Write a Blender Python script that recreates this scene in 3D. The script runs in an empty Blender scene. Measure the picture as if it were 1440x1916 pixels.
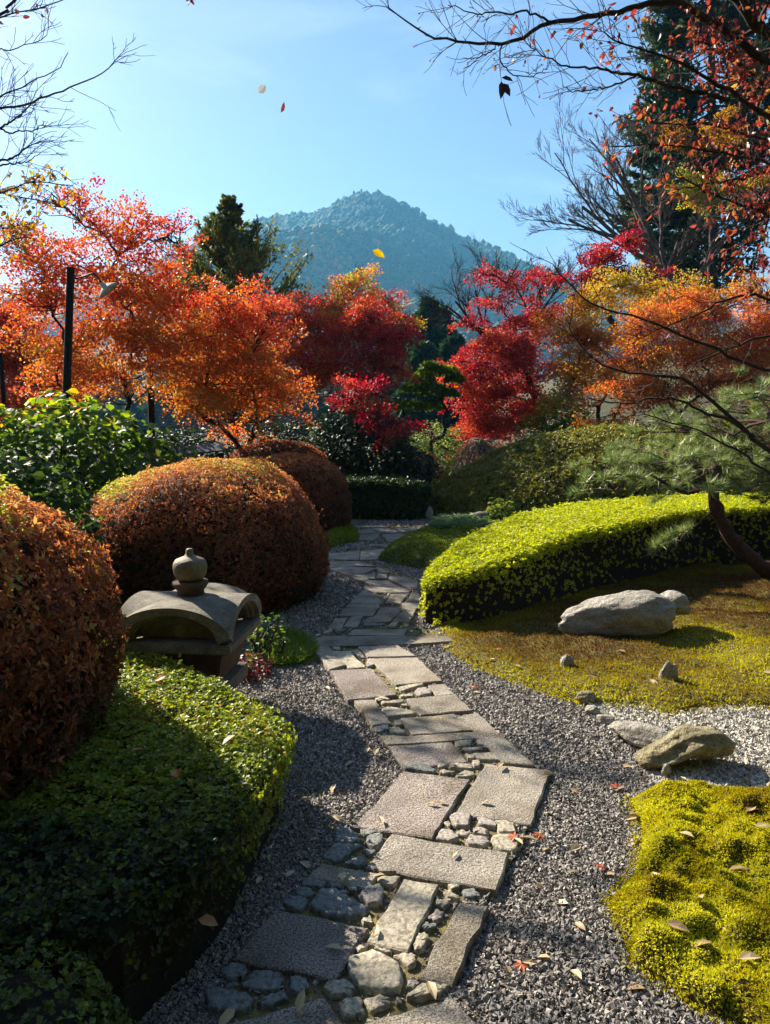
import bpy, bmesh, math, random
import numpy as np
from mathutils import Vector

R = math.radians
rng = np.random.default_rng(11)
random.seed(11)
SC = bpy.context.scene
COL = SC.collection

# ------------------------------------------------------------------ camera, world, sun, exposure
EYE, PITCH, FPX = 1.6, R(6.75), 1420.0
cam_d = bpy.data.cameras.new("camera"); cam = bpy.data.objects.new("camera", cam_d); COL.objects.link(cam)
cam.location = (0, 0, EYE); cam.rotation_euler = (R(90) - PITCH, 0, 0)
cam_d.sensor_fit = 'VERTICAL'; cam_d.sensor_height = 36.0; cam_d.lens = 36.0 * FPX / 1916.0
cam_d.clip_start = 0.05; cam_d.clip_end = 20000
SC.camera = cam

SUN_AZ, SUN_EL = R(44), R(33)          # azimuth to the left of the view direction
SUN_DIR = np.array([-math.sin(SUN_AZ) * math.cos(SUN_EL), math.cos(SUN_AZ) * math.cos(SUN_EL), math.sin(SUN_EL)])
world = bpy.data.worlds.new("World"); SC.world = world; world.use_nodes = True
wn, wl = world.node_tree.nodes, world.node_tree.links
wn.clear()
sky = wn.new('ShaderNodeTexSky'); sky.sky_type = 'NISHITA'; sky.sun_disc = False
sky.sun_elevation = SUN_EL; sky.sun_rotation = -SUN_AZ
sky.air_density = 1.0; sky.dust_density = 0.7; sky.ozone_density = 1.0
bg = wn.new('ShaderNodeBackground'); bg.inputs[1].default_value = 0.05
wo = wn.new('ShaderNodeOutputWorld')
skm = wn.new('ShaderNodeMix'); skm.data_type = 'RGBA'; skm.blend_type = 'MULTIPLY'; skm.inputs[0].default_value = 1.0
skm.inputs[7].default_value = (0.78, 0.80, 0.96, 1)
wl.new(sky.outputs[0], skm.inputs[6]); skt = wn.new('ShaderNodeTexCoord'); skp = wn.new('ShaderNodeMapping'); skp.inputs['Scale'].default_value = (1.2, 1.2, 6.0)
skn = wn.new('ShaderNodeTexNoise'); skn.inputs['Scale'].default_value = 2.2; skn.inputs['Detail'].default_value = 7; skn.inputs['Roughness'].default_value = 0.55; skn.inputs['Distortion'].default_value = 0.6
skr = wn.new('ShaderNodeMapRange'); skr.inputs['From Min'].default_value = 0.48; skr.inputs['From Max'].default_value = 0.78; skr.inputs['To Max'].default_value = 0.42
skc = wn.new('ShaderNodeMix'); skc.data_type = 'RGBA'; skc.inputs[7].default_value = (6.2, 7.0, 7.4, 1)
wl.new(skt.outputs['Generated'], skp.inputs[0]); wl.new(skp.outputs[0], skn.inputs['Vector']); wl.new(skn.outputs['Fac'], skr.inputs['Value']); wl.new(skr.outputs[0], skc.inputs[0])
wl.new(skm.outputs[2], skc.inputs[6]); wl.new(skc.outputs[2], bg.inputs[0]); wl.new(bg.outputs[0], wo.inputs[0])

sun_d = bpy.data.lights.new("sun", 'SUN'); sun = bpy.data.objects.new("sun", sun_d); COL.objects.link(sun)
sun_d.energy = 5.0; sun_d.angle = R(0.5); sun_d.color = (1.0, 0.90, 0.74)
sun.rotation_euler = Vector(-SUN_DIR).to_track_quat('-Z', 'Y').to_euler()
sun.location = (-20, 20, 30)

SC.view_settings.view_transform = 'Standard'
try: SC.view_settings.look = 'None'
except Exception: pass
SC.view_settings.exposure = 1.78
SC.view_settings.gamma = 1.0
SC.render.engine = 'CYCLES'
SC.cycles.use_denoising = True
SC.cycles.max_bounces = 6
SC.cycles.diffuse_bounces = 2; SC.cycles.glossy_bounces = 2; SC.cycles.transmission_bounces = 3
SC.cycles.volume_bounces = 0
SC.cycles.caustics_reflective = False; SC.cycles.caustics_refractive = False

# ------------------------------------------------------------------ placing helpers
CP, SP = math.cos(PITCH), math.sin(PITCH)
def ray(px, py):
    u = (px - 720.0) / FPX; v = (958.0 - py) / FPX
    return np.array([u, CP + v * SP, -SP + v * CP])
def G(px, py, z=0.0):
    """point at height z that the photo shows at px, py"""
    d = ray(px, py); t = (z - EYE) / d[2]
    return np.array([d[0] * t, d[1] * t, z])
def D(px, py, y):
    """point at distance y along the view that the photo shows at px, py"""
    d = ray(px, py); t = y / d[1]
    return np.array([d[0] * t, y, EYE + d[2] * t])
def PXM(n, y): return n * y / FPX        # n photo pixels in metres at distance y

def nrmz(a):
    return a / np.maximum(np.linalg.norm(a, axis=-1, keepdims=True), 1e-9)
def hash3(i, j, k, s):
    h = (i * 374761393 + j * 668265263 + k * 2147483647 + s * 974634777) & 0xffffffff
    h = ((h ^ (h >> 13)) * 1274126177) & 0xffffffff
    return ((h ^ (h >> 16)) & 0xffff) / 65535.0
def vnoise(P, s=0):
    P = np.asarray(P, float); I = np.floor(P).astype(np.int64); f = P - I; f = f * f * (3 - 2 * f)
    o = 0
    for a in (0, 1):
        for b in (0, 1):
            for c in (0, 1):
                w = (f[..., 0] if a else 1 - f[..., 0]) * (f[..., 1] if b else 1 - f[..., 1]) * (f[..., 2] if c else 1 - f[..., 2])
                o = o + w * hash3(I[..., 0] + a, I[..., 1] + b, I[..., 2] + c, s)
    return o
def fbm(P, s=0, n=3):
    P = np.asarray(P, float); o = 0; a = 0.5; t = 0
    for k in range(n):
        o = o + a * vnoise(P * 2 ** k, s + k); t += a; a *= 0.5
    return o / t

# ------------------------------------------------------------------ object helpers
def tag(o, label=None, cat=None, group=None, kind=None):
    if label: o["label"] = label
    if cat: o["category"] = cat
    if group: o["group"] = group
    if kind: o["kind"] = kind
    return o
def thing(name, label, cat, loc=(0, 0, 0), group=None):
    o = bpy.data.objects.new(name, None); COL.objects.link(o); o.location = [float(v) for v in loc]
    o.empty_display_size = 0.1
    return tag(o, label, cat, group)
def mk(name, V, F, mat, parent=None, smooth=False, tint=None, origin=None):
    """one mesh object from numpy verts and a list of face index arrays"""
    V = np.asarray(V, np.float32).reshape(-1, 3)
    if isinstance(F, np.ndarray): F = [F]
    if parent is not None:
        pl = np.array(parent.location, np.float32)
        pp = parent.parent
        while pp is not None: pl = pl + np.array(pp.location, np.float32); pp = pp.parent
        V = V - pl
    elif origin is not None:
        V = V - np.asarray(origin, np.float32)
    me = bpy.data.meshes.new(name)
    me.vertices.add(len(V)); me.vertices.foreach_set('co', V.ravel())
    idx = np.concatenate([np.asarray(f).ravel() for f in F]).astype(np.int32)
    tot = np.concatenate([np.full(len(f), np.asarray(f).shape[1]) for f in F]).astype(np.int32)
    st = np.concatenate([[0], np.cumsum(tot)[:-1]]).astype(np.int32)
    me.loops.add(len(idx)); me.loops.foreach_set('vertex_index', idx)
    me.polygons.add(len(tot)); me.polygons.foreach_set('loop_start', st); me.polygons.foreach_set('loop_total', tot)
    me.polygons.foreach_set('use_smooth', np.full(len(tot), bool(smooth)))
    if tint is not None:
        a = me.attributes.new('tint', 'FLOAT', 'POINT'); a.data.foreach_set('value', np.asarray(tint, np.float32))
    me.update(calc_edges=True)
    me.materials.append(mat)
    o = bpy.data.objects.new(name, me); COL.objects.link(o)
    if parent is not None: o.parent = parent
    elif origin is not None: o.location = [float(v) for v in origin]
    return o
def from_bm(name, bm, mat, parent=None, smooth=False, origin=None):
    bm.verts.ensure_lookup_table()
    off = Vector((0, 0, 0))
    if parent is not None:
        off = Vector(parent.location); pp = parent.parent
        while pp is not None: off = off + Vector(pp.location); pp = pp.parent
    elif origin is not None: off = Vector([float(v) for v in origin])
    for v in bm.verts: v.co -= off
    bmesh.ops.recalc_face_normals(bm, faces=bm.faces)
    me = bpy.data.meshes.new(name); bm.to_mesh(me); bm.free()
    for p in me.polygons: p.use_smooth = smooth
    me.materials.append(mat)
    o = bpy.data.objects.new(name, me); COL.objects.link(o)
    if parent is not None: o.parent = parent
    elif origin is not None: o.location = off
    return o

# ------------------------------------------------------------------ materials
def new_mat(name):
    m = bpy.data.materials.new(name); m.use_nodes = True
    n, l = m.node_tree.nodes, m.node_tree.links
    n.clear()
    return m, n, l
def ramp(n, stops):
    r = n.new('ShaderNodeValToRGB'); e = r.color_ramp.elements
    while len(e) < len(stops): e.new(0.5)
    for k, (p, c) in enumerate(stops):
        e[k].position = p; e[k].color = (c[0], c[1], c[2], 1)
    return r
def leaf_mat(name, stops, trans=0.4, rough=0.5, spec=0.3, tsat=1.08):
    m, n, l = new_mat(name)
    a = n.new('ShaderNodeAttribute'); a.attribute_name = 'tint'
    r = ramp(n, stops); l.new(a.outputs['Fac'], r.inputs[0])
    p = n.new('ShaderNodeBsdfPrincipled'); p.inputs['Roughness'].default_value = rough
    p.inputs['Specular IOR Level'].default_value = spec
    t = n.new('ShaderNodeBsdfTranslucent'); h = n.new('ShaderNodeHueSaturation')
    h.inputs['Saturation'].default_value = tsat; h.inputs['Value'].default_value = 1.35
    mx = n.new('ShaderNodeMixShader'); mx.inputs[0].default_value = trans
    o = n.new('ShaderNodeOutputMaterial')
    l.new(r.outputs[0], p.inputs['Base Color']); l.new(r.outputs[0], h.inputs['Color']); l.new(h.outputs[0], t.inputs[0])
    l.new(p.outputs[0], mx.inputs[1]); l.new(t.outputs[0], mx.inputs[2]); l.new(mx.outputs[0], o.inputs[0])
    return m
def rough_mat(name, stops, scale=8.0, bump=0.3, bscale=40.0, rough=0.85, detail=6.0, speck=None, bdist=0.01, spec=0.25, stretch=None, vary=None):
    """noise coloured, bumped solid: rock, bark, soil, stone"""
    m, n, l = new_mat(name)
    tc = n.new('ShaderNodeTexCoord'); src = tc.outputs['Object']
    if stretch:
        mp = n.new('ShaderNodeMapping'); mp.inputs['Scale'].default_value = stretch; l.new(src, mp.inputs[0]); src = mp.outputs[0]
    t = n.new('ShaderNodeTexNoise'); t.inputs['Scale'].default_value = scale; t.inputs['Detail'].default_value = detail
    t.inputs['Roughness'].default_value = 0.65
    l.new(src, t.inputs['Vector'])
    r = ramp(n, stops); l.new(t.outputs['Fac'], r.inputs[0]); colr = r.outputs[0]
    if speck:
        v = n.new('ShaderNodeTexNoise'); v.inputs['Scale'].default_value = speck[0]; v.inputs['Detail'].default_value = 2
        l.new(src, v.inputs['Vector'])
        r2 = ramp(n, [(0.38, (speck[1],) * 3), (0.52, (1, 1, 1)), (0.66, (speck[2],) * 3)]); l.new(v.outputs['Fac'], r2.inputs[0])
        mm = n.new('ShaderNodeMix'); mm.data_type = 'RGBA'; mm.blend_type = 'MULTIPLY'; mm.inputs[0].default_value = 1.0
        l.new(colr, mm.inputs[6]); l.new(r2.outputs[0], mm.inputs[7]); colr = mm.outputs[2]
    if vary:
        oi = n.new('ShaderNodeObjectInfo'); r3 = ramp(n, [(0, vary[0]), (0.5, (1, 1, 1)), (1, vary[1])]); l.new(oi.outputs['Random'], r3.inputs[0])
        st = n.new('ShaderNodeTexNoise'); st.inputs['Scale'].default_value = 4.5; st.inputs['Detail'].default_value = 4; l.new(n.new('ShaderNodeNewGeometry').outputs['Position'], st.inputs['Vector'])
        r4 = ramp(n, [(0.32, (0.62, 0.58, 0.5)), (0.52, (1, 1, 1)), (0.7, (1.1, 1.08, 1.04))]); l.new(st.outputs['Fac'], r4.inputs[0])
        for rr in (r3, r4):
            mv = n.new('ShaderNodeMix'); mv.data_type = 'RGBA'; mv.blend_type = 'MULTIPLY'; mv.inputs[0].default_value = 1.0
            l.new(colr, mv.inputs[6]); l.new(rr.outputs[0], mv.inputs[7]); colr = mv.outputs[2]
    p = n.new('ShaderNodeBsdfPrincipled'); p.inputs['Roughness'].default_value = rough; p.inputs['Specular IOR Level'].default_value = spec
    l.new(colr, p.inputs['Base Color'])
    b2 = n.new('ShaderNodeTexNoise'); b2.inputs['Scale'].default_value = bscale; b2.inputs['Detail'].default_value = 5
    b2.inputs['Roughness'].default_value = 0.7; l.new(src, b2.inputs['Vector'])
    bp = n.new('ShaderNodeBump'); bp.inputs['Strength'].default_value = bump; bp.inputs['Distance'].default_value = bdist
    l.new(b2.outputs['Fac'], bp.inputs['Height']); l.new(bp.outputs[0], p.inputs['Normal'])
    o = n.new('ShaderNodeOutputMaterial'); l.new(p.outputs[0], o.inputs[0])
    return m
def plain_mat(name, c, rough=0.6, metal=0.0, spec=0.3):
    return rough_mat(name, [(0.3, [v * 0.7 for v in c]), (0.7, c)], scale=12, bump=0.15, bscale=80, rough=rough, spec=spec)

MAPLE = [(0.0, (0.22, 0.012, 0.03)), (0.22, (0.46, 0.05, 0.055)), (0.45, (0.57, 0.15, 0.055)), (0.68, (0.54, 0.23, 0.05)), (0.85, (0.48, 0.32, 0.05)), (1.0, (0.30, 0.32, 0.05))]
M_MAPLE = leaf_mat('maple leaves', MAPLE, trans=0.5, rough=0.5, spec=0.25)
M_AZALEA = leaf_mat('azalea leaves', [(0, (0.045, 0.05, 0.015)), (0.25, (0.095, 0.06, 0.025)), (0.5, (0.25, 0.08, 0.04)), (0.75, (0.52, 0.20, 0.08)), (0.93, (0.62, 0.36, 0.12)), (1, (0.36, 0.40, 0.06))], trans=0.5, rough=0.5, spec=0.3)
M_GREENHEDGE = leaf_mat('green hedge leaves', [(0, (0.022, 0.035, 0.008)), (0.5, (0.17, 0.22, 0.02)), (0.9, (0.36, 0.40, 0.04)), (1, (0.34, 0.14, 0.03))], trans=0.4, rough=0.45, spec=0.3)
M_LIMEHEDGE = leaf_mat('lime hedge leaves', [(0, (0.12, 0.14, 0.01)), (0.5, (0.40, 0.44, 0.02)), (0.95, (0.56, 0.56, 0.03)), (1, (0.3, 0.10, 0.02))], trans=0.45, rough=0.5)
M_OLIVE = leaf_mat('olive hedge leaves', [(0, (0.05, 0.055, 0.01)), (0.5, (0.16, 0.16, 0.02)), (1, (0.30, 0.28, 0.04))], trans=0.35, rough=0.5)
M_DARK = leaf_mat('dark evergreen leaves', [(0, (0.012, 0.022, 0.008)), (0.6, (0.03, 0.055, 0.015)), (1, (0.09, 0.13, 0.025))], trans=0.25, rough=0.5, spec=0.25)
M_BROAD = leaf_mat('broad shrub leaves', [(0, (0.03, 0.055, 0.012)), (0.6, (0.09, 0.15, 0.02)), (0.92, (0.28, 0.36, 0.03)), (1, (0.45, 0.33, 0.04))], trans=0.5, rough=0.5, spec=0.3)
M_CONIFER = leaf_mat('conifer sprays', [(0, (0.012, 0.03, 0.012)), (0.6, (0.045, 0.085, 0.03)), (1, (0.20, 0.19, 0.03))], trans=0.25, rough=0.55)
M_PINE = leaf_mat('pine needles', [(0, (0.05, 0.09, 0.03)), (0.6, (0.21, 0.28, 0.085)), (1, (0.44, 0.46, 0.19))], trans=0.25, rough=0.4, spec=0.4)
M_MOSS = leaf_mat('moss tufts', [(0, (0.11, 0.05, 0.015)), (0.3, (0.20, 0.13, 0.015)), (0.55, (0.34, 0.28, 0.012)), (0.8, (0.50, 0.47, 0.03)), (1, (0.60, 0.58, 0.06))], trans=0.4, rough=0.7, spec=0.1)
M_GRASS = leaf_mat('grass blades', [(0, (0.05, 0.10, 0.025)), (0.5, (0.17, 0.27, 0.05)), (1, (0.33, 0.38, 0.10))], trans=0.35, rough=0.45)
M_CHERRY = leaf_mat('cherry leaves', [(0, (0.10, 0.025, 0.025)), (0.35, (0.27, 0.05, 0.045)), (0.7, (0.40, 0.13, 0.06)), (1, (0.46, 0.27, 0.06))], trans=0.45, rough=0.4)
M_YELLOW = leaf_mat('yellow leaves', [(0, (0.16, 0.07, 0.03)), (0.4, (0.40, 0.20, 0.02)), (0.8, (0.50, 0.36, 0.02)), (1, (0.40, 0.42, 0.04))], trans=0.5, rough=0.45)
M_FALLEN = leaf_mat('fallen leaves', [(0, (0.30, 0.05, 0.02)), (0.25, (0.40, 0.13, 0.03)), (0.4, (0.36, 0.24, 0.12)), (1, (0.55, 0.45, 0.28))], trans=0.15, rough=0.5)
M_GREYLEAF = leaf_mat('grey backlit leaf', [(0, (0.30, 0.30, 0.28)), (1, (0.34, 0.34, 0.31))], trans=0.3)
M_BARK = rough_mat('dark bark', [(0.3, (0.018, 0.013, 0.010)), (0.7, (0.065, 0.048, 0.038))], scale=20, bump=0.6, bscale=60, stretch=(1, 1, 0.3))
M_GREYBARK = rough_mat('grey bark', [(0.3, (0.05, 0.045, 0.04)), (0.7, (0.16, 0.14, 0.12))], scale=20, bump=0.5, bscale=60, stretch=(1, 1, 0.3))
M_PINEBARK = rough_mat('pine bark', [(0.3, (0.03, 0.015, 0.012)), (0.7, (0.13, 0.06, 0.045))], scale=25, bump=0.8, bscale=50, bdist=0.02)
M_CORE = rough_mat('twiggy interior', [(0.3, (0.008, 0.006, 0.004)), (0.7, (0.028, 0.02, 0.012))], scale=40, bump=0.8, bscale=90)
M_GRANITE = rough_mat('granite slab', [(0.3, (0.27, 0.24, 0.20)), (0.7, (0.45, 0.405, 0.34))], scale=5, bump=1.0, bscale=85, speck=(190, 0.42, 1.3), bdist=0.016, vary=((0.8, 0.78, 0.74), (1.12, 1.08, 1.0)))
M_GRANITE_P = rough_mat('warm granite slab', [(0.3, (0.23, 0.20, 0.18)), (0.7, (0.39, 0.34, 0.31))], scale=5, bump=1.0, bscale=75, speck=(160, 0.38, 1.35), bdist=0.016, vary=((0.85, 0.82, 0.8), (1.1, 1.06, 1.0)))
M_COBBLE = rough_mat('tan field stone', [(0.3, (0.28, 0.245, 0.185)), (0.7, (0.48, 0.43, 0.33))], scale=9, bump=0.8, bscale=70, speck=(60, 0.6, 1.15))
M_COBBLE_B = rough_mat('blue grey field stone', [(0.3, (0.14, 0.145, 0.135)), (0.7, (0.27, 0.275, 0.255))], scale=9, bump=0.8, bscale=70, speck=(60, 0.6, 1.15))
M_COBBLE_W = rough_mat('pink grey field stone', [(0.3, (0.26, 0.225, 0.195)), (0.7, (0.43, 0.385, 0.335))], scale=9, bump=0.8, bscale=70, speck=(60, 0.6, 1.15))
M_ROCK = rough_mat('pale garden rock', [(0.25, (0.20, 0.18, 0.15)), (0.5, (0.36, 0.33, 0.28)), (0.75, (0.50, 0.47, 0.41))], scale=5, bump=1.0, bscale=18, bdist=0.05, speck=(90, 0.7, 1.1))
M_ROCK_O = rough_mat('ochre garden rock', [(0.25, (0.12, 0.095, 0.05)), (0.5, (0.28, 0.24, 0.14)), (0.75, (0.42, 0.38, 0.27))], scale=7, bump=1.0, bscale=18, bdist=0.05, speck=(90, 0.7, 1.1))
M_LANTERN = rough_mat('lichened lantern stone', [(0.25, (0.08, 0.065, 0.045)), (0.5, (0.17, 0.15, 0.115)), (0.75, (0.30, 0.275, 0.22))], scale=9, bump=0.8, bscale=110, speck=(180, 0.5, 1.2), bdist=0.006)
M_LANTERN_D = rough_mat('brown lantern stone', [(0.25, (0.05, 0.03, 0.02)), (0.75, (0.14, 0.09, 0.06))], scale=9, bump=0.8, bscale=90, bdist=0.006)
M_GRAVEL = leaf_mat('grey gravel stones', [(0, (0.08, 0.072, 0.065)), (0.5, (0.25, 0.225, 0.20)), (0.9, (0.42, 0.385, 0.345)), (1, (0.6, 0.56, 0.5))], trans=0.0, rough=0.7)
M_WGRAVEL = leaf_mat('white gravel stones', [(0, (0.20, 0.18, 0.15)), (0.5, (0.38, 0.35, 0.30)), (1, (0.55, 0.52, 0.46))], trans=0.0, rough=0.7)
M_GRAVELBED = rough_mat('gravel bed', [(0.35, (0.03, 0.028, 0.027)), (0.65, (0.16, 0.15, 0.145))], scale=90, bump=1.0, bscale=110, bdist=0.012, detail=3)
M_WGRAVELBED = rough_mat('white gravel bed', [(0.35, (0.14, 0.13, 0.11)), (0.65, (0.42, 0.40, 0.36))], scale=90, bump=1.0, bscale=110, bdist=0.012, detail=3)
M_SOIL = rough_mat('garden soil', [(0.3, (0.018, 0.02, 0.01)), (0.7, (0.05, 0.055, 0.02))], scale=3, bump=0.8, bscale=30, bdist=0.02)
M_BED = rough_mat('mossy path soil', [(0.3, (0.07, 0.05, 0.025)), (0.5, (0.13, 0.10, 0.045)), (0.7, (0.24, 0.22, 0.04))], scale=12, bump=0.8, bscale=60, bdist=0.01)
M_MOSSBASE = rough_mat('moss cushion', [(0.3, (0.12, 0.07, 0.012)), (0.5, (0.24, 0.19, 0.012)), (0.7, (0.34, 0.33, 0.012))], scale=5, bump=1.0, bscale=90, bdist=0.012)
M_MOSSROOT = rough_mat('moss undergrowth', [(0.3, (0.05, 0.03, 0.01)), (0.7, (0.15, 0.13, 0.015))], scale=12, bump=1.0, bscale=90, bdist=0.012)
M_MOSSDARK = rough_mat('green moss cushion', [(0.3, (0.03, 0.045, 0.012)), (0.7, (0.10, 0.13, 0.025))], scale=8, bump=1.0, bscale=90, bdist=0.012)
M_BLACKWOOD = rough_mat('charred timber', [(0.3, (0.006, 0.005, 0.005)), (0.7, (0.022, 0.018, 0.016))], scale=15, bump=0.3, bscale=60, stretch=(1, 1, 0.1))
M_ENAMEL = rough_mat('weathered enamel', [(0.3, (0.30, 0.27, 0.20)), (0.7, (0.62, 0.58, 0.48))], scale=9, bump=0.1, bscale=40, rough=0.45)
M_IRON = rough_mat('dark iron', [(0.3, (0.02, 0.02, 0.02)), (0.7, (0.06, 0.055, 0.05))], scale=30, bump=0.2, bscale=60, rough=0.6)
M_SHINGLE = rough_mat('weathered shingle', [(0.3, (0.05, 0.045, 0.05)), (0.7, (0.20, 0.18, 0.19))], scale=14, bump=0.5, bscale=40, stretch=(1, 0.25, 1))
M_BULB = plain_mat('bulb glass', (0.6, 0.58, 0.5), rough=0.2)
M_FOREST = rough_mat('forest canopy', [(0.25, (0.015, 0.035, 0.018)), (0.5, (0.035, 0.07, 0.03)), (0.66, (0.08, 0.09, 0.03)), (0.78, (0.22, 0.12, 0.04))], scale=0.06, bump=0.0, bscale=1, detail=4)

# ------------------------------------------------------------------ leaves and tubes
T_RHOMB = (np.array([[0, 0, 0], [.45, -.5, .12], [1, 0, 0], [.45, .5, .12]]), np.array([[0, 1, 2], [0, 2, 3]]))
T_OVAL = (np.array([[0, 0, 0], [.3, -.42, .10], [.68, -.36, .06], [1, 0, -.08], [.68, .36, .06], [.3, .42, .10], [.5, 0, 0]]),
          np.array([[0, 1, 2, 6], [6, 2, 3, 3], [6, 3, 4, 4], [0, 6, 4, 5]]))
T_OVAL = (T_OVAL[0], [np.array([[0, 1, 2, 6], [0, 6, 4, 5]]), np.array([[6, 2, 3], [6, 3, 4]])])
def _maple():
    v = [[0.25, 0, 0]]; f = []
    tips = [(-1.75, .55), (-0.85, .85), (0, 1.0), (0.85, .85), (1.75, .55)]
    nt = [-2.3, -1.3, -0.42, 0.42, 1.3, 2.3]
    for a in nt: v.append([.25 + .26 * math.cos(a), .26 * math.sin(a), 0])
    for a, r in tips: v.append([.25 + .75 * r * math.cos(a), .75 * r * math.sin(a), -.12 * r])
    for k in range(5): f.append([0, 1 + k, 7 + k, 2 + k])
    return np.array(v), [np.array(f)]
T_MAPLE = _maple()
T_TRI = (np.array([[-.05, -.32, 0], [-.05, .32, 0], [1, 0, 0], [.55, -.62, .06], [.55, .62, .06]]), [np.array([[0, 3, 2], [0, 2, 1], [1, 2, 4]])])
T_NEEDLE = (np.array([[0, -.5, 0], [0, .5, 0], [1, 0, 0]]), [np.array([[0, 1, 2]])])

def leaf_geo(T, pos, nrm, axis, size, wid):
    tv, tf = T
    if isinstance(tf, np.ndarray): tf = [tf]
    n = len(pos)
    z = nrmz(nrm); x = nrmz(axis - (axis * z).sum(1, keepdims=True) * z); y = np.cross(z, x)
    s = np.broadcast_to(np.asarray(size, float), (n,))[:, None, None]
    w = np.broadcast_to(np.asarray(wid, float), (n,))[:, None, None]
    V = pos[:, None] + s * (x[:, None] * tv[None, :, 0:1] + y[:, None] * tv[None, :, 1:2] * w + z[:, None] * tv[None, :, 2:3])
    off = (np.arange(n) * len(tv))[:, None, None]
    F = [(f[None] + off).reshape(-1, f.shape[1]) for f in tf]
    return V.reshape(-1, 3), F, len(tv)
def leaves(name, T, pos, nrm, axis, size, wid, tint, mat, parent=None, origin=None):
    V, F, k = leaf_geo(T, pos, nrm, axis, size, wid)
    return mk(name, V, F, mat, parent, tint=np.repeat(np.clip(tint, 0, 1), k), origin=origin)
def rdir(n): return nrmz(rng.normal(size=(n, 3)))

class Tubes:
    def __init__(s): s.V = []; s.F = []; s.n = 0
    def add(s, P, r, k=5, cap=True):
        P = np.asarray(P, float); m = len(P)
        r = np.broadcast_to(np.asarray(r, float), (m,))
        t = np.gradient(P, axis=0); t = nrmz(t)
        ref = np.array([0.31, 0.22, 0.92]) if abs(t[:, 2]).mean() < 0.8 else np.array([0.93, 0.2, 0.1])
        a = nrmz(np.cross(t, ref)); b = np.cross(t, a)
        an = np.arange(k) * 2 * math.pi / k
        ring = P[:, None] + r[:, None, None] * (a[:, None] * np.cos(an)[None, :, None] + b[:, None] * np.sin(an)[None, :, None])
        s.V.append(ring.reshape(-1, 3))
        i = (np.arange(m - 1) * k)[:, None]; j = np.arange(k)[None]; j2 = (np.arange(k)[None] + 1) % k
        q = np.stack([i + j, i + j2, i + k + j2, i + k + j], -1).reshape(-1, 4) + s.n
        s.F.append(q); s.n += m * k
    def build(s, name, mat, parent=None, smooth=True, origin=None):
        return mk(name, np.concatenate(s.V), [np.concatenate(s.F)], mat, parent, smooth, origin=origin)

def curve_pts(P, n=12, jit=0.0):
    """smooth resample of a polyline"""
    P = np.asarray(P, float)
    if len(P) == 2: P = np.array([P[0], (P[0] + P[1]) / 2, P[1]])
    d = np.concatenate([[0], np.cumsum(np.linalg.norm(np.diff(P, axis=0), axis=1))]); d /= d[-1]
    t = np.linspace(0, 1, n)
    i = np.clip(np.searchsorted(d, t, side='right') - 1, 0, len(P) - 2)
    f = ((t - d[i]) / np.maximum(d[i + 1] - d[i], 1e-9))[:, None]
    p0 = P[np.maximum(i - 1, 0)]; p1 = P[i]; p2 = P[i + 1]; p3 = P[np.minimum(i + 2, len(P) - 1)]
    o = 0.5 * ((2 * p1) + (p2 - p0) * f + (2 * p0 - 5 * p1 + 4 * p2 - p3) * f ** 2 + (3 * p1 - p0 - 3 * p2 + p3) * f ** 3)
    if jit: o[1:-1] += rng.normal(size=(n - 2, 3)) * jit
    return o

# polygons on the ground
def pip(P, poly):
    x, y = P[:, 0], P[:, 1]; ins = np.zeros(len(P), bool); n = len(poly)
    for i in range(n):
        x1, y1 = poly[i][:2]; x2, y2 = poly[(i + 1) % n][:2]
        c = ((y1 > y) != (y2 > y)) & (x < (x2 - x1) * (y - y1) / ((y2 - y1) if y2 != y1 else 1e-9) + x1)
        ins ^= c
    return ins
def bdist(P, poly):
    d = np.full(len(P), 1e9); n = len(poly)
    for i in range(n):
        a = np.array(poly[i][:2]); b = np.array(poly[(i + 1) % n][:2]); ab = b - a
        t = np.clip(((P[:, :2] - a) @ ab) / max(ab @ ab, 1e-9), 0, 1)
        d = np.minimum(d, np.linalg.norm(P[:, :2] - a - t[:, None] * ab, axis=1))
    return d
def smooth_poly(poly, n=60):
    P = np.array([list(p[:2]) + [0] for p in poly]); P = np.vstack([P, P[:1]])
    return curve_pts(P, n + 1)[:-1, :2]
def sample_poly(poly, n):
    poly = np.array(poly)[:, :2]; lo, hi = poly.min(0), poly.max(0); out = []; c = 0
    while c < n:
        p = lo + rng.random((n * 2, 2)) * (hi - lo); p = p[pip(p, poly)]; out.append(p); c += len(p)
    return np.concatenate(out)[:n]

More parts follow.
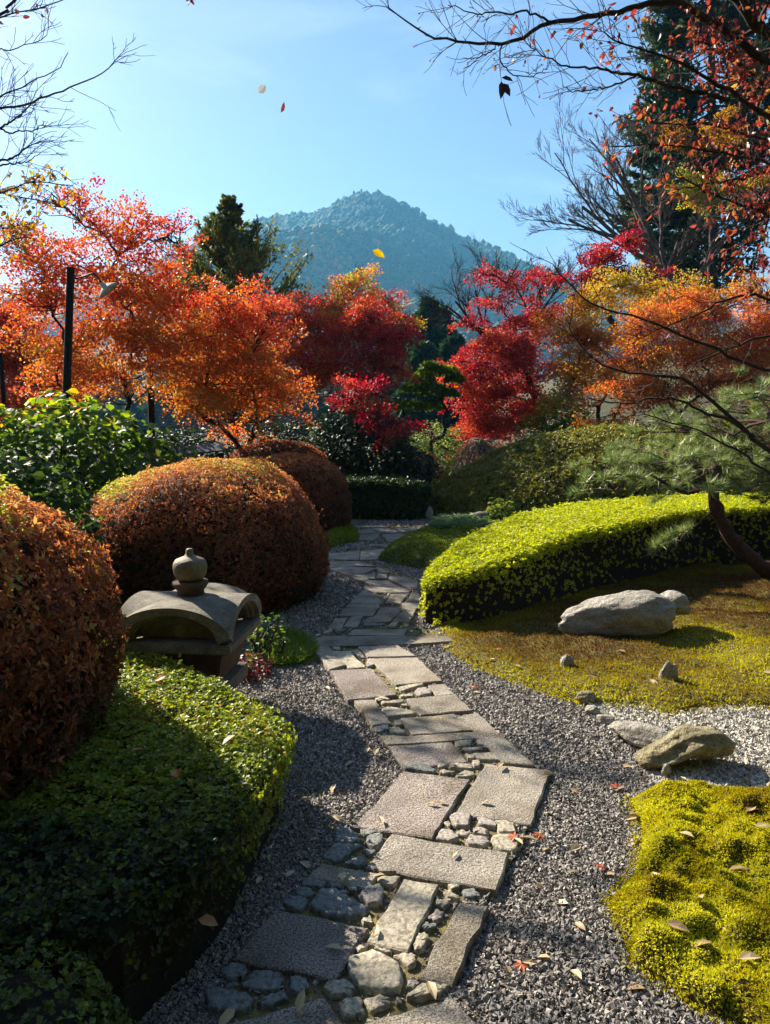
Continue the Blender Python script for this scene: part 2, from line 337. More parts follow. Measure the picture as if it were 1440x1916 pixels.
# ------------------------------------------------------------------ shrubs
def rosette(pos, nr, k, r):
    """turn tips into whorls of k leaves"""
    n = len(pos); t1 = nrmz(np.cross(nr, rdir(n))); t2 = np.cross(nr, t1)
    a = (np.arange(k)[None] + rng.random((n, 1)) + 0.3 * rng.normal(size=(n, k))) * 2 * math.pi / k
    d = t1[:, None] * np.cos(a)[..., None] + t2[:, None] * np.sin(a)[..., None]
    lift = (0.15 + 0.9 * rng.random((n, k, 1)))
    ax = nrmz(d + nr[:, None] * lift + 0.25 * rng.normal(size=(n, k, 3)))
    nm = nrmz(nr[:, None] - d * lift * 0.6 + 0.3 * rng.normal(size=(n, k, 3)))
    p = pos[:, None] + ax * 0.1 * r
    return p.reshape(-1, 3), nm.reshape(-1, 3), ax.reshape(-1, 3)
def dome_bush(name, label, cat, c, rad, h, mat, nleaf, size, tint, wid=0.9, p=2.4, group=None, T=T_RHOMB, depth=0.07, tintpatch=None, lump=0.05, stick=0.6, zlo=0.03, whorl=4, ground=False, zc=None):
    """clipped round shrub: twiggy core and leaves over its shell"""
    c = np.asarray(c, float); Rv = np.array([rad[0], rad[1], h / 2 * 1.02])
    t = thing(name, label, cat, (c[0], c[1], 0), group)
    cen = np.array([c[0], c[1], h / 2])
    if ground: cen[2] = 0.0; Rv[2] = h
    if zc is not None: cen[2] = zc; Rv[2] = h - zc
    w = rdir(int(nleaf / whorl * 1.12)); 
    rr = (np.abs(w) ** p).sum(1) ** (-1 / p); u = w * rr[:, None]
    lum = 1 + lump * (fbm(u * 2.2 + 7.3 * c[0], 3) - 0.5) * 2 + 0.5 * lump * (fbm(u * 6 + c[0], 13) - 0.5) * 2 + (rng.random(len(u)) < 0.035) * rng.random(len(u)) * 0.06
    nr = nrmz(np.sign(u) * np.abs(u) ** (p - 1) / Rv)
    pos = cen + u * Rv * lum[:, None] - nr * (rng.random(len(u)) ** 1.5)[:, None] * depth + nr * 0.008
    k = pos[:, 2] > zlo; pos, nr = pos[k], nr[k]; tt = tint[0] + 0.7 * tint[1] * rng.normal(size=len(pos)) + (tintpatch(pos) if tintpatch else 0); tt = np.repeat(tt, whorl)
    pos, nm, ax = rosette(pos, nrmz(nr + 0.45 * rdir(len(pos)) + [0, 0, 0.15]), whorl, size); n = len(pos); tt = tt + 0.7 * tint[1] * rng.normal(size=n)
    leaves('foliage', T, pos, nm, ax, size * (0.65 + 0.7 * rng.random(n)), wid, tt, mat, t)
    bm = bmesh.new(); bmesh.ops.create_icosphere(bm, subdivisions=4, radius=1)
    for v in bm.verts:
        q = np.array(v.co); q = q / np.linalg.norm(q); r0 = (np.abs(q) ** p).sum() ** (-1 / p)
        l2 = 1 + lump * (fbm((q * r0)[None] * 2.2 + 7.3 * c[0], 3)[0] - 0.5) * 2
        q = cen + q * r0 * l2 * (Rv - depth * 0.85); q[2] = max(q[2], -0.02); v.co = q
    from_bm('branches', bm, M_CORE, t, True)
    return t
def hedge(name, label, cat, poly, hf, mat, ntop, nside, size, tint, wid=0.9, group=None, bev=0.06, T=T_RHOMB, depth=0.05, side_tint=None, tintpatch=None, lump=0.02, up=0.6, whorl=4):
    """clipped hedge over a ground polygon, height hf(x, y)"""
    ntop, nside = ntop // whorl, nside // whorl
    poly = smooth_poly(poly, 80); ctr = poly.mean(0)
    t = thing(name, label, cat, (ctr[0], ctr[1], 0), group)
    P = sample_poly(poly, ntop); d = bdist(P, poly)
    b = np.minimum(d, bev); drop = bev - np.sqrt(np.maximum(bev ** 2 - (bev - b) ** 2, 0))
    P3 = np.column_stack([P, np.zeros(len(P))])
    z = hf(P[:, 0], P[:, 1]) - drop + (rng.random(ntop) < 0.04) * rng.random(ntop) * 0.05 + lump * (fbm(P3 * 5, 5) - 0.5) * 2 - rng.random(ntop) ** 1.5 * depth
    top = np.column_stack([P, z]); ntp = np.tile([0, 0, 1.0], (ntop, 1))
    seg = np.roll(poly, -1, 0) - poly; L = np.linalg.norm(seg, axis=1); cum = np.concatenate([[0], np.cumsum(L)])
    s = rng.random(nside) * cum[-1]; i = np.clip(np.searchsorted(cum, s, side='right') - 1, 0, len(poly) - 1)
    f = ((s - cum[i]) / L[i])[:, None]; Q = poly[i] + seg[i] * f
    area = 0.5 * np.sum(poly[:, 0] * np.roll(poly[:, 1], -1) - np.roll(poly[:, 0], -1) * poly[:, 1])
    nn = np.column_stack([seg[i][:, 1], -seg[i][:, 0]]) / L[i][:, None] * (1 if area > 0 else -1)
    hz = hf(Q[:, 0], Q[:, 1]) - bev * 0.6
    zz = 0.01 + np.maximum(rng.random(nside), rng.random(nside) * (rng.random(nside) < 0.75)) * hz
    Q = Q - nn * (rng.random(nside) ** 1.5 * depth)[:, None] + nn * (0.03 * np.sin(zz * 9 + Q[:, 0] * 4))[:, None]
    side = np.column_stack([Q, zz]); ns = np.column_stack([nn, np.zeros(nside)])
    pos = np.vstack([top, side]); nr = np.vstack([ntp, ns]); n = len(pos)
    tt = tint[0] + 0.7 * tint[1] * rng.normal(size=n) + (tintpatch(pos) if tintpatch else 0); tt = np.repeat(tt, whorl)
    pos, nm, ax = rosette(pos, nrmz(nr + 0.45 * rdir(n) + [0, 0, 0.15]), whorl, size); n = len(pos); tt = tt + 0.7 * tint[1] * rng.normal(size=n)
    leaves('foliage', T, pos, nm, ax, size * (0.65 + 0.7 * rng.random(n)), wid, tt, mat, t)
    # core
    vn = []
    for k in range(len(poly)):
        e = seg[k] / L[k] + seg[k - 1] / L[k - 1]; vn.append(np.array([e[1], -e[0]]) / max(np.linalg.norm(e), 1e-6) * (1 if area > 0 else -1))
    inn = poly - np.array(vn) * depth * 0.8
    V = []; F = []
    m = len(inn)
    for (x, y) in inn: V.append([x, y, -0.02])
    hz = hf(inn[:, 0], inn[:, 1]) - depth - bev * 0.5
    for k, (x, y) in enumerate(inn): V.append([x, y, hz[k]])
    in2 = poly - np.array(vn) * (depth + bev)
    hz2 = hf(in2[:, 0], in2[:, 1]) - depth
    for k, (x, y) in enumerate(in2): V.append([x, y, hz2[k]])
    bm = bmesh.new(); vs = [bm.verts.new(v) for v in V]
    for k in range(m):
        k2 = (k + 1) % m
        bm.faces.new([vs[k], vs[k2], vs[m + k2], vs[m + k]]); bm.faces.new([vs[m + k], vs[m + k2], vs[2 * m + k2], vs[2 * m + k]])
    prev = vs[2 * m:]; c2 = in2.mean(0)
    for sc in (0.75, 0.5, 0.25):
        q = c2 + (in2 - c2) * sc; hq = hf(q[:, 0], q[:, 1]) - depth - 0.01; cur = [bm.verts.new((q[k, 0], q[k, 1], hq[k])) for k in range(m)]
        for k in range(m): bm.faces.new([prev[k], prev[(k + 1) % m], cur[(k + 1) % m], cur[k]])
        prev = cur
    bm.faces.new(prev)
    from_bm('branches', bm, M_CORE, t, False)
    return t

# ------------------------------------------------------------------ trees
def branch_to(tb, A, B, r0, r1, sag=0.0, n=9, jit=0.04, k=5, up=0.25):
    A = np.asarray(A, float); B = np.asarray(B, float); L = np.linalg.norm(B - A)
    mid = (A + B) / 2 + np.array([rng.normal() * 0.08 * L, rng.normal() * 0.08 * L, up * 0.35 * L - sag])
    P = curve_pts([A, mid, B], n, jit * L * 0.3)
    tb.add(P, np.linspace(r0, r1, n), k); return P
def clump_tree(name, label, cat, base, clumps, mat, bark, size, fork=0.35, trunk_r=0.09, group=None, T=T_TRI, spray=(0.32, 0.05), per=70, dens=1.0, wid=0.9,
               tint_sd=0.11, tw=17, trunkpts=None, flat=1.6, lean=None, droop=0.25, stems=1, depthdef=0.9, twr=0.010):
    """tree whose crown is a set of leafy clumps: each (px, py, distance, half width px, half height px, tint[, density])"""
    base = np.asarray(base, float)
    t = thing(name, label, cat, base, group)
    cl = []
    for c in clumps:
        px, py, y, wx, wz, ti = c[:6]; de = c[6] if len(c) > 6 else 1.0
        cl.append((D(px, py, y), np.array([PXM(wx, y), max(PXM(wx, y) * depthdef, 0.25), PXM(wz, y)]), ti, de))
    ctr = np.mean([c[0] for c in cl], axis=0)
    top = max(c[0][2] for c in cl)
    tb = Tubes(); nodes = []
    for s in range(stems):
        off = np.array([rng.normal() * 0.18, rng.normal() * 0.12, 0]) if stems > 1 else np.zeros(3)
        tgt = base + (ctr - base) * np.array([0.55, 0.55, 0]) + off * 3 + np.array([0, 0, (top - base[2]) * fork])
        if trunkpts is not None: P = curve_pts(trunkpts, 14)
        else: P = curve_pts([base + off, (base + off) * 0.6 + tgt * 0.4 + np.array([rng.normal() * 0.1, 0, 0.05]), tgt], 10, 0.015)
        tb.add(P, np.linspace(trunk_r, trunk_r * 0.6, len(P)) / math.sqrt(stems) * (1 + 0.5 * np.exp(-np.arange(len(P)) * 1.2)), 7)
        for q in P[len(P) // 3:]: nodes.append((q, trunk_r * 0.55))
    cl.sort(key=lambda c: np.linalg.norm(c[0] - nodes[-1][0]))
    LP, LN, LT = [], [], []
    for (c, r, ti, de) in cl:
        cand = [(np.linalg.norm(c - q) + 1.2 * max(q[2] - c[2], 0), i) for i, (q, rr) in enumerate(nodes)]
        _, i = min(cand); q, rr = nodes[i]
        r0 = max(min(rr * 0.85, trunk_r * 0.6), twr * 2.2)
        P = branch_to(tb, q, c, r0, max(r0 * 0.4, twr * 1.6), n=9, jit=0.12)
        for k in range(3, 9): nodes.append((P[k], r0 * (1 - 0.07 * k)))
        ends = []
        for k in range(tw):
            e = c + nrmz(rdir(1)[0] + [0, -0.35, 0.35]) * r * (0.8 + 0.45 * rng.random())
            a = P[rng.integers(4, 9)]
            Q = branch_to(tb, a, e, twr * 1.3, twr * 0.4, n=5, k=3, jit=0.15, up=0.1)
            ends.append(Q)
        vol = r[0] * r[2] * 3.2
        ns = max(int(vol / (spray[0] ** 2) * 3.5 * de * dens), 3)
        u = rdir(ns) * (rng.random((ns, 1)) ** 0.5) * 1.28
        sc = c + u * r
        if ends:
            E = np.concatenate(ends)
            pick = rng.random(ns) < 0.4; sc[pick] = E[rng.integers(0, len(E), pick.sum())] + rng.normal(size=(pick.sum(), 3)) * 0.06
        srad = spray[0] * (0.6 + 0.7 * rng.random(ns)); sti = ti + rng.normal(size=ns) * tint_sd * 0.8
        m = np.maximum((2.9 * per * (srad / spray[0]) ** 2).astype(int), 4)
        idx = np.repeat(np.arange(ns), m); n = len(idx)
        ang = rng.random(n) * 2 * math.pi; rad = np.sqrt(rng.random(n)) * srad[idx]
        tilt = rng.normal(size=(ns, 2)) * 0.42
        dx, dy = rad * np.cos(ang), rad * np.sin(ang)
        dz = dx * tilt[idx, 0] + dy * tilt[idx, 1] - droop * rad ** 2 / spray[0] + rng.normal(size=n) * spray[1]
        LP.append(sc[idx] + np.column_stack([dx, dy, dz])); LT.append(sti[idx] + rng.normal(size=n) * tint_sd)
        LN.append(np.column_stack([np.cos(ang), np.sin(ang), np.full(n, -0.25)]))
    LP, LN, LT = np.concatenate(LP), np.concatenate(LN), np.concatenate(LT); n = len(LP)
    nm = nrmz(rdir(n) + np.array([0, 0, flat * 0.5])); ax = nrmz(LN + rdir(n) * 0.7)
    tb.build('trunk', bark, t)
    leaves('crown', T, LP, nm, ax, size * 0.51 * (0.6 + 0.7 * rng.random(n)), wid, LT, mat, t)
    return t
def grow(tb, p, d, L, r, lev, spread=0.55, up=0.15, kids=(3, 5), shrink=0.62, tips=None, jit=0.12, seg=6, minr=0.0025):
    """bare recursive branching"""
    P = [np.array(p, float)]; d = nrmz(np.asarray(d, float))
    for k in range(seg):
        d = nrmz(d + rng.normal(size=3) * jit + np.array([0, 0, up * 0.25])); P.append(P[-1] + d * L / seg)
    P = np.array(P); tb.add(P, np.linspace(r, max(r * 0.5, minr), seg + 1), 6 if lev > 2 else 4 if lev > 0 else 3)
    if tips is not None and lev <= 1: tips.append(P)
    if lev == 0: return
    n = rng.integers(kids[0], kids[1] + 1)
    for k in range(n):
        f = 0.35 + 0.65 * (k + rng.random() * 0.8) / n; i = min(int(f * seg), seg)
        dd = nrmz(P[min(i + 1, seg)] - P[max(i - 1, 0)])
        side = nrmz(np.cross(dd, rdir(1)[0])); q = nrmz(dd + side * spread * (0.7 + 0.7 * rng.random()) + np.array([0, 0, up]))
        grow(tb, P[i], q, L * shrink * (0.75 + 0.4 * rng.random()), max(r * (0.58 - 0.25 * f) , minr), lev - 1, spread, up, kids, shrink, tips, jit, max(seg - 1, 3), minr)

# ------------------------------------------------------------------ rocks
def rock_bm(center, dims, seed, rot=0.0, rough=0.22, facets=7, sub=4, shape=None, nscale=1.3):
    bm = bmesh.new(); bmesh.ops.create_icosphere(bm, subdivisions=sub, radius=1)
    r = np.random.default_rng(seed)
    V = np.array([v.co[:] for v in bm.verts])
    for k in range(facets):
        nv = nrmz(r.normal(size=3)); d = 0.62 + 0.25 * r.random()
        e = V @ nv - d; V = V - np.where(e > 0, e * 0.9, 0)[:, None] * nv
    V = V * (1 + rough * (fbm(V * nscale + seed * 3.1, seed, 4) - 0.5) * 2)[:, None]
    V = V * (1 + 0.05 * (fbm(V * 7 + seed, seed + 9, 2) - 0.5) * 2)[:, None]
    rg = 1 - np.abs(fbm(V * 2.6 + seed * 1.7, seed + 5, 3) - 0.5) * 4; V = V * (1 + 0.10 * rg)[:, None]
    if shape: V = shape(V)
    V = V * np.asarray(dims) / 2
    c, s = math.cos(rot), math.sin(rot)
    V = np.column_stack([V[:, 0] * c - V[:, 1] * s, V[:, 0] * s + V[:, 1] * c, V[:, 2]]) + np.asarray(center)
    for v, q in zip(bm.verts, V): v.co = q
    return bm
def rock(name, label, center, dims, seed, rot=0.0, mat=None, cat='rock', group=None, **kw):
    o = from_bm(name, rock_bm(center, dims, seed, rot, **kw), mat or M_ROCK, None, True, origin=(center[0], center[1], center[2] - dims[2] * 0.4))
    return tag(o, label, cat, group)

# ------------------------------------------------------------------ SETTING: ground, gravel, moss, mountain
def sheet(name, poly, z, mat, kind='structure'):
    bm = bmesh.new(); f = bm.faces.new([bm.verts.new((p[0], p[1], z)) for p in poly]); bmesh.ops.triangulate(bm, faces=[f])
    return tag(from_bm(name, bm, mat), kind=kind)
sheet('ground', [(-990, -50), (990, -50), (990, 1550), (-990, 1550)], -0.03, M_SOIL)
GR = [(-2.3, 0.6), (2.2, 0.6), (2.6, 4.5), (2.0, 7.0), (1.2, 8.5), (2.0, 14.5), (-1.6, 14.5), (-2.6, 9.0), (-2.6, 5.0)]
sheet('gravel_ground', GR, 0.0, M_GRAVELBED)
WG = [G(1085, 1300)[:2], G(1112, 1335)[:2], G(1150, 1368)[:2], G(1200, 1405)[:2], G(1215, 1470)[:2], G(1260, 1505)[:2], G(1340, 1530)[:2], G(1500, 1560)[:2], G(1760, 1560)[:2], G(1700, 1300)[:2]]
sheet('white_gravel_ground', WG, 0.004, M_WGRAVELBED)

def mound(name, poly, H, edge, mat, step=0.04, lumps=0.35, ls=4.0, seed=1, z0=0.0, n=90):
    poly = smooth_poly(poly, n); lo, hi = poly.min(0) - step, poly.max(0) + step
    def zf(P):
        d = bdist(P, poly) * np.where(pip(P, poly), 1, -1); q = np.clip(d / edge, 0, 1); q = np.sqrt(q * (2 - q))
        P3 = np.column_stack([P[:, 0], P[:, 1], np.zeros(len(P))])
        h = H(P[:, 0], P[:, 1]) if callable(H) else H
        lum = 1 + lumps * (fbm(P3 * ls, seed, 3) - 0.5) * 2
        return np.where(d > 0, z0 + h * q * lum, z0 - 0.02)
    nx, ny = int((hi[0] - lo[0]) / step) + 2, int((hi[1] - lo[1]) / step) + 2
    X, Y = np.meshgrid(lo[0] + np.arange(nx) * step, lo[1] + np.arange(ny) * step)
    P = np.column_stack([X.ravel(), Y.ravel()]); z = zf(P); inside = z > z0 - 0.01
    i = np.arange(nx * ny).reshape(ny, nx); q = np.stack([i[:-1, :-1], i[:-1, 1:], i[1:, 1:], i[1:, :-1]], -1).reshape(-1, 4)
    q = q[inside[q].any(1)]
    o = mk(name, np.column_stack([P, z]), [q], mat, None, True)
    tag(o, kind='structure')
    return poly, zf
def tufts(name, poly, zf, n, size, tint, mat=None, wid=0.55, T=T_RHOMB, up=1.2, patch=None, label=None, warp=0.5):
    P = sample_poly(poly, n); pos = np.column_stack([P, zf(P) - 0.002])
    e = 0.02; gx = (zf(P + [e, 0]) - zf(P - [e, 0])) / (2 * e); gy = (zf(P + [0, e]) - zf(P - [0, e])) / (2 * e)
    gn = nrmz(np.column_stack([-np.clip(gx, -2, 2), -np.clip(gy, -2, 2), np.ones(n)]))
    ax = nrmz(gn * up + rdir(n)); nm = nrmz(rdir(n) + np.array([0, 0, warp]))
    tt = tint[0] + tint[1] * rng.normal(size=n) + (patch(pos) if patch else 0)
    o = leaves(name, T, pos, nm, ax, size * (0.6 + 0.8 * rng.random(n)), wid, tt, mat or M_MOSS)
    return tag(o, label, None, None, 'stuff')

MA = [G(835, 1203)[:2], G(862, 1232)[:2], G(930, 1265)[:2], G(1000, 1291)[:2], G(1060, 1312)[:2], G(1115, 1322)[:2], G(1200, 1326)[:2], G(1255, 1345)[:2], G(1300, 1332)[:2], G(1380, 1328)[:2], G(1440, 1328)[:2], G(1640, 1330)[:2],
      (4.8, 5.0), (5.2, 8.6), (4.2, 9.0), (2.6, 8.4), (1.4, 7.0), (0.7, 6.1), (0.42, 5.9)]
mA, zA = mound('moss_bank', MA, lambda x, y: 0.05 + 0.015 * np.clip(x - 1.2, 0, 3) , 0.35, M_MOSSROOT, lumps=0.75, ls=3.0, seed=4)
def patchA(p):
    f = fbm(p * np.array([1.3, 1.3, 0]) + 4.0, 21, 3); d = bdist(p[:, :2], mA)
    return (f - 0.5) * 2.0 - 0.30 * np.clip((p[:, 0] - 1.5) / 1.2, 0, 1) + 0.38 * np.exp(-d / 0.2)
tufts('moss', mA, zA, 120000, 0.021, (0.42, 0.13), patch=patchA, wid=0.3, up=1.5)
MB = [G(1180, 1505)[:2], G(1250, 1487)[:2], G(1340, 1484)[:2], G(1440, 1492)[:2], G(1620, 1500)[:2], (2.3, 2.2), (2.0, 1.3), (1.25, 1.35), G(1400, 1930)[:2], G(1335, 1905)[:2], G(1290, 1882)[:2], G(1240, 1842)[:2], G(1178, 1802)[:2],
      G(1186, 1762)[:2], G(1162, 1732)[:2], G(1142, 1697)[:2], G(1182, 1655)[:2], G(1200, 1600)[:2], G(1200, 1545)[:2]]
mB, zB = mound('moss_cushion', MB, 0.085, 0.12, M_MOSSROOT, step=0.012, lumps=0.75, ls=9.0, seed=8)
def patchB(p): return (fbm(p * np.array([5, 5, 0]) + 2.0, 31, 3) - 0.5) * 1.1 + 0.03
tufts('moss', mB, zB, 170000, 0.0125, (0.70, 0.14), patch=patchB, wid=0.42)
def rim(poly, n, spread, size, tint, z):
    q = np.vstack([poly, poly[:1]]); i = rng.integers(0, len(poly), n); f = rng.random((n, 1)); P = q[i] + (q[i + 1] - q[i]) * f
    P = P + rng.normal(size=(n, 2)) * spread * (fbm(np.column_stack([P, 0 * P[:, 0]]) * 9, 51) * 1.8)[:, None]; pos = np.column_stack([P, np.full(n, z)])
    o = leaves('moss', T_RHOMB, pos, rdir(n) + [0, 0, .5], rdir(n) + [0, 0, 1.1], size * (0.6 + 0.8 * rng.random(n)), 0.45, tint + 0.14 * rng.normal(size=n), M_MOSS); tag(o, kind='stuff')
rim(mB, 9000, 0.022, 0.012, 0.62, 0.008)
rim(mA, 14000, 0.03, 0.016, 0.62, 0.008)
MC = [G(706, 1052)[:2], G(730, 1030)[:2], G(780, 1006)[:2], G(830, 990)[:2], G(900, 992)[:2], G(960, 1010)[:2], (1.2, 8.2), (0.8, 7.6), G(800, 1068)[:2], G(760, 1062)[:2]]
mC, zC = mound('moss_knoll', MC, 0.22, 0.55, M_MOSSDARK, lumps=0.2, seed=12)
tufts('moss', mC, zC, 30000, 0.022, (0.45, 0.2), mat=M_GREENHEDGE)
MD = [G(610, 1030)[:2], G(640, 1022)[:2], G(668, 1014)[:2], G(660, 990)[:2], G(600, 985)[:2]]
mD, zD = mound('moss_verge', MD, 0.14, 0.3, M_MOSSDARK, lumps=0.2, seed=13)
tufts('moss', mD, zD, 9000, 0.025, (0.6, 0.2), mat=M_GREENHEDGE)
ME = [G(470, 1250)[:2], G(480, 1205)[:2], G(520, 1190)[:2], G(575, 1200)[:2], G(592, 1228)[:2], G(560, 1246)[:2], G(520, 1250)[:2]]
mE, zE = mound('grass_mound', ME, 0.04, 0.1, M_MOSSDARK, step=0.02, lumps=0.3, seed=14)
tufts('grass', mE, zE, 9000, 0.05, (0.6, 0.2), mat=M_GRASS, wid=0.12, T=T_RHOMB, up=0.9)

# mountain
def mountain():
    prof = [(-200, 640), (100, 560), (250, 500), (340, 470), (400, 440), (470, 414), (520, 405), (560, 401), (600, 386), (640, 374), (680, 364), (720, 372), (760, 391), (800, 413), (840, 434), (880, 456), (930, 478), (1000, 505), (1080, 540), (1200, 600), (1500, 700), (1900, 760)]
    Y0 = 1150.0
    pts = np.array([D(px, py, Y0) for px, py in prof])
    xs = np.linspace(-780, 980, 420); ys = np.linspace(420, 1500, 300)
    X, Y = np.meshgrid(xs, ys)
    H = np.interp(X * Y0 / np.maximum(Y, 700) * 0.35 + X * 0.65, pts[:, 0], pts[:, 2])
    H = H + (fbm(np.stack([X / 26, 0 * X + 3, 0 * X], -1), 44, 3) - 0.5) * 13
    f = np.where(Y < Y0, np.clip((Y - 430) / (Y0 - 430), 0, 1) ** 0.95, np.clip(1 - (Y - Y0) / 500, 0, 1))
    P3 = np.stack([X, Y, 0 * X], -1)
    Z = H * f * (1 + 0.0 * X) + ((fbm(P3 / 150, 3, 4) - 0.5) * 110 - np.abs(fbm(P3 / 230 + 9, 6, 3) - 0.5) * 150 + 25) * np.clip(f * 2.5, 0, 1) * np.clip((Y0 - Y) / 300, 0, 1) - 5
    i = np.arange(X.size).reshape(X.shape); q = np.stack([i[:-1, :-1], i[:-1, 1:], i[1:, 1:], i[1:, :-1]], -1).reshape(-1, 4)
    tag(mk('mountain', np.stack([X, Y, Z], -1), [q], M_FOREST, None, True), kind='structure')
    # forest of rounded and pointed crowns
    n = 150000
    u = rng.random((n, 2)); ix = u[:, 0] * 419; iy = u[:, 1] ** 0.8 * 298
    gx, gy = xs[0] + ix * (xs[1] - xs[0]), ys[0] + iy * (ys[1] - ys[0])
    a, b = iy.astype(int), ix.astype(int); fa, fb = iy - a, ix - b
    z = (Z[a, b] * (1 - fb) + Z[a, b + 1] * fb) * (1 - fa) + (Z[a + 1, b] * (1 - fb) + Z[a + 1, b + 1] * fb) * fa
    k = (gy < Y0 + 40) & (gx / gy > -0.3) & (gx / gy < 0.32); gx, gy, z = gx[k], gy[k], z[k]; n = len(gx)
    bm = bmesh.new(); bmesh.ops.create_icosphere(bm, subdivisions=1, radius=1); bm.verts.ensure_lookup_table()
    tv = np.array([v.co[:] for v in bm.verts]); tf = np.array([[v.index for v in f.verts] for f in bm.faces]); bm.free()
    sr = 1.9 + 2.2 * rng.random(n) ** 1.6 + 3.5 * (rng.random(n) < 0.06) * rng.random(n); hr = sr * (0.8 + 0.6 * rng.random(n))
    jit = 1 + 0.14 * rng.normal(size=(n, len(tv), 1))
    V = np.column_stack([gx, gy, z + hr * 0.5])[:, None] + tv[None] * jit * np.column_stack([sr, sr, hr])[:, None]
    F = (tf[None] + (np.arange(n) * len(tv))[:, None, None]).reshape(-1, 3)
    tint = np.repeat(np.clip(0.4 + 0.16 * rng.normal(size=n) + (fbm(np.column_stack([gx, gy, 0 * gx]) / 60, 5, 3) - 0.5) * 1.2 + (rng.random(n) > 0.988) * 0.5, 0, 1), len(tv))
    m = leaf_mat('forest crowns', [(0, (0.012, 0.035, 0.02)), (0.5, (0.03, 0.07, 0.03)), (0.8, (0.09, 0.11, 0.035)), (1, (0.35, 0.16, 0.05))], trans=0.0, rough=0.8, spec=0.1)
    tag(mk('forest', V.reshape(-1, 3), [F], m, None, True, tint=tint), kind='stuff')
    # two cedars breaking the summit line
    for px, h, g in ((662, 14, 'shorter dark cedar standing on the mountain summit'), (676, 17, 'taller dark cedar standing on the mountain summit')):
        b0 = D(px, 368, Y0 - 8); 
        nn = 260; f = rng.random(nn); ang = rng.random(nn) * 6.283; r = (1 - f) * 5.0 * (0.6 + 0.6 * rng.random(nn)) + 0.5
        pos = b0 + np.column_stack([0 * f, 0 * f, f * h - 6])
        t = thing('cedar_tree', g, 'tree', b0)
        leaves('crown', T_TRI, pos, np.tile([0, 0, 1.0], (nn, 1)) + 0.4 * rdir(nn), np.column_stack([np.cos(ang), np.sin(ang), -0.2 + 0 * ang]), r + 0.8, 0.8, 0.3 + 0.2 * rng.random(nn), M_CONIFER, t)
        tb = Tubes(); tb.add([b0 + [0, 0, -8], b0 + [0, 0, h - 6.5]], [0.5, 0.1], 5); tb.build('trunk', M_BARK, t)
mountain()

# gentle hill on the right behind the maples
def hill():
    xs = np.linspace(0, 70, 70); ys = np.linspace(15.5, 90, 70); X, Y = np.meshgrid(xs, ys)
    Z = 6.5 * np.clip((X - 2.2 - 0.02 * Y) / 14, 0, 1) ** 0.9 * np.clip((Y - 16) / 16, 0, 1) + (fbm(np.stack([X, Y, 0 * X], -1) / 4, 4) - 0.5) * 0.5 - 0.3
    i = np.arange(X.size).reshape(X.shape); q = np.stack([i[:-1, :-1], i[:-1, 1:], i[1:, 1:], i[1:, :-1]], -1).reshape(-1, 4)
    tag(mk('hill', np.stack([X, Y, Z], -1), [q], rough_mat('hill undergrowth', [(0.3, (0.02, 0.028, 0.01)), (0.55, (0.06, 0.06, 0.02)), (0.75, (0.12, 0.07, 0.025))], scale=2.5, bump=1.0, bscale=12, bdist=0.1), None, True), kind='structure')
hill()
# unseen bank added behind and beside the viewer to block sky light
def sky_block_bank():
    xs = np.linspace(-34, 40, 75); ys = np.linspace(-34, 9, 44); X, Y = np.meshgrid(xs, ys)
    d = np.maximum(np.maximum(-2.2 - Y, np.minimum(X - 7.5, 6 - Y)), np.minimum(-9 - X, 0 - Y)); Z = 20 * np.clip(d / 11, 0, 1) ** 0.75 * (0.8 + 0.4 * fbm(np.stack([X, Y, 0 * X], -1) / 5, 8)) - 0.25
    i = np.arange(X.size).reshape(X.shape); q = np.stack([i[:-1, :-1], i[:-1, 1:], i[1:, 1:], i[1:, :-1]], -1).reshape(-1, 4)
    q = q[(Z.ravel()[q] > -0.2).any(1)]
    tag(mk('added_bank', np.stack([X, Y, Z], -1), [q], rough_mat('added unseen bank', [(0.3, (0.012, 0.02, 0.008)), (0.7, (0.05, 0.06, 0.02))], scale=0.8, bump=1.0, bscale=3, bdist=0.3), None, True), kind='structure')
sky_block_bank()
# far belt of woods at the foot of the mountain
def woods():
    LP, S = [], []
    for k in range(150):
        x = rng.uniform(-75, 75); y = rng.uniform(95, 150); h = rng.uniform(5, 9.5) * y / 120
        n = 260; u = rdir(n) * (rng.random((n, 1)) ** 0.4)
        LP.append(np.array([x, y, h * 0.5]) + u * np.array([h * 0.42, h * 0.42, h * 0.52])); S.append(np.full(n, rng.normal() * 0.2))
    P = np.concatenate(LP); n = len(P)
    m = leaf_mat('far wood leaves', [(0, (0.015, 0.035, 0.015)), (0.6, (0.05, 0.075, 0.025)), (1, (0.22, 0.12, 0.03))], trans=0.2, rough=0.7)
    tag(leaves('woods', T_TRI, P, rdir(n) + [0, 0, .5], rdir(n), 1.1, 0.9, 0.45 + np.concatenate(S) + 0.12 * rng.normal(size=n), m), kind='stuff')
woods()

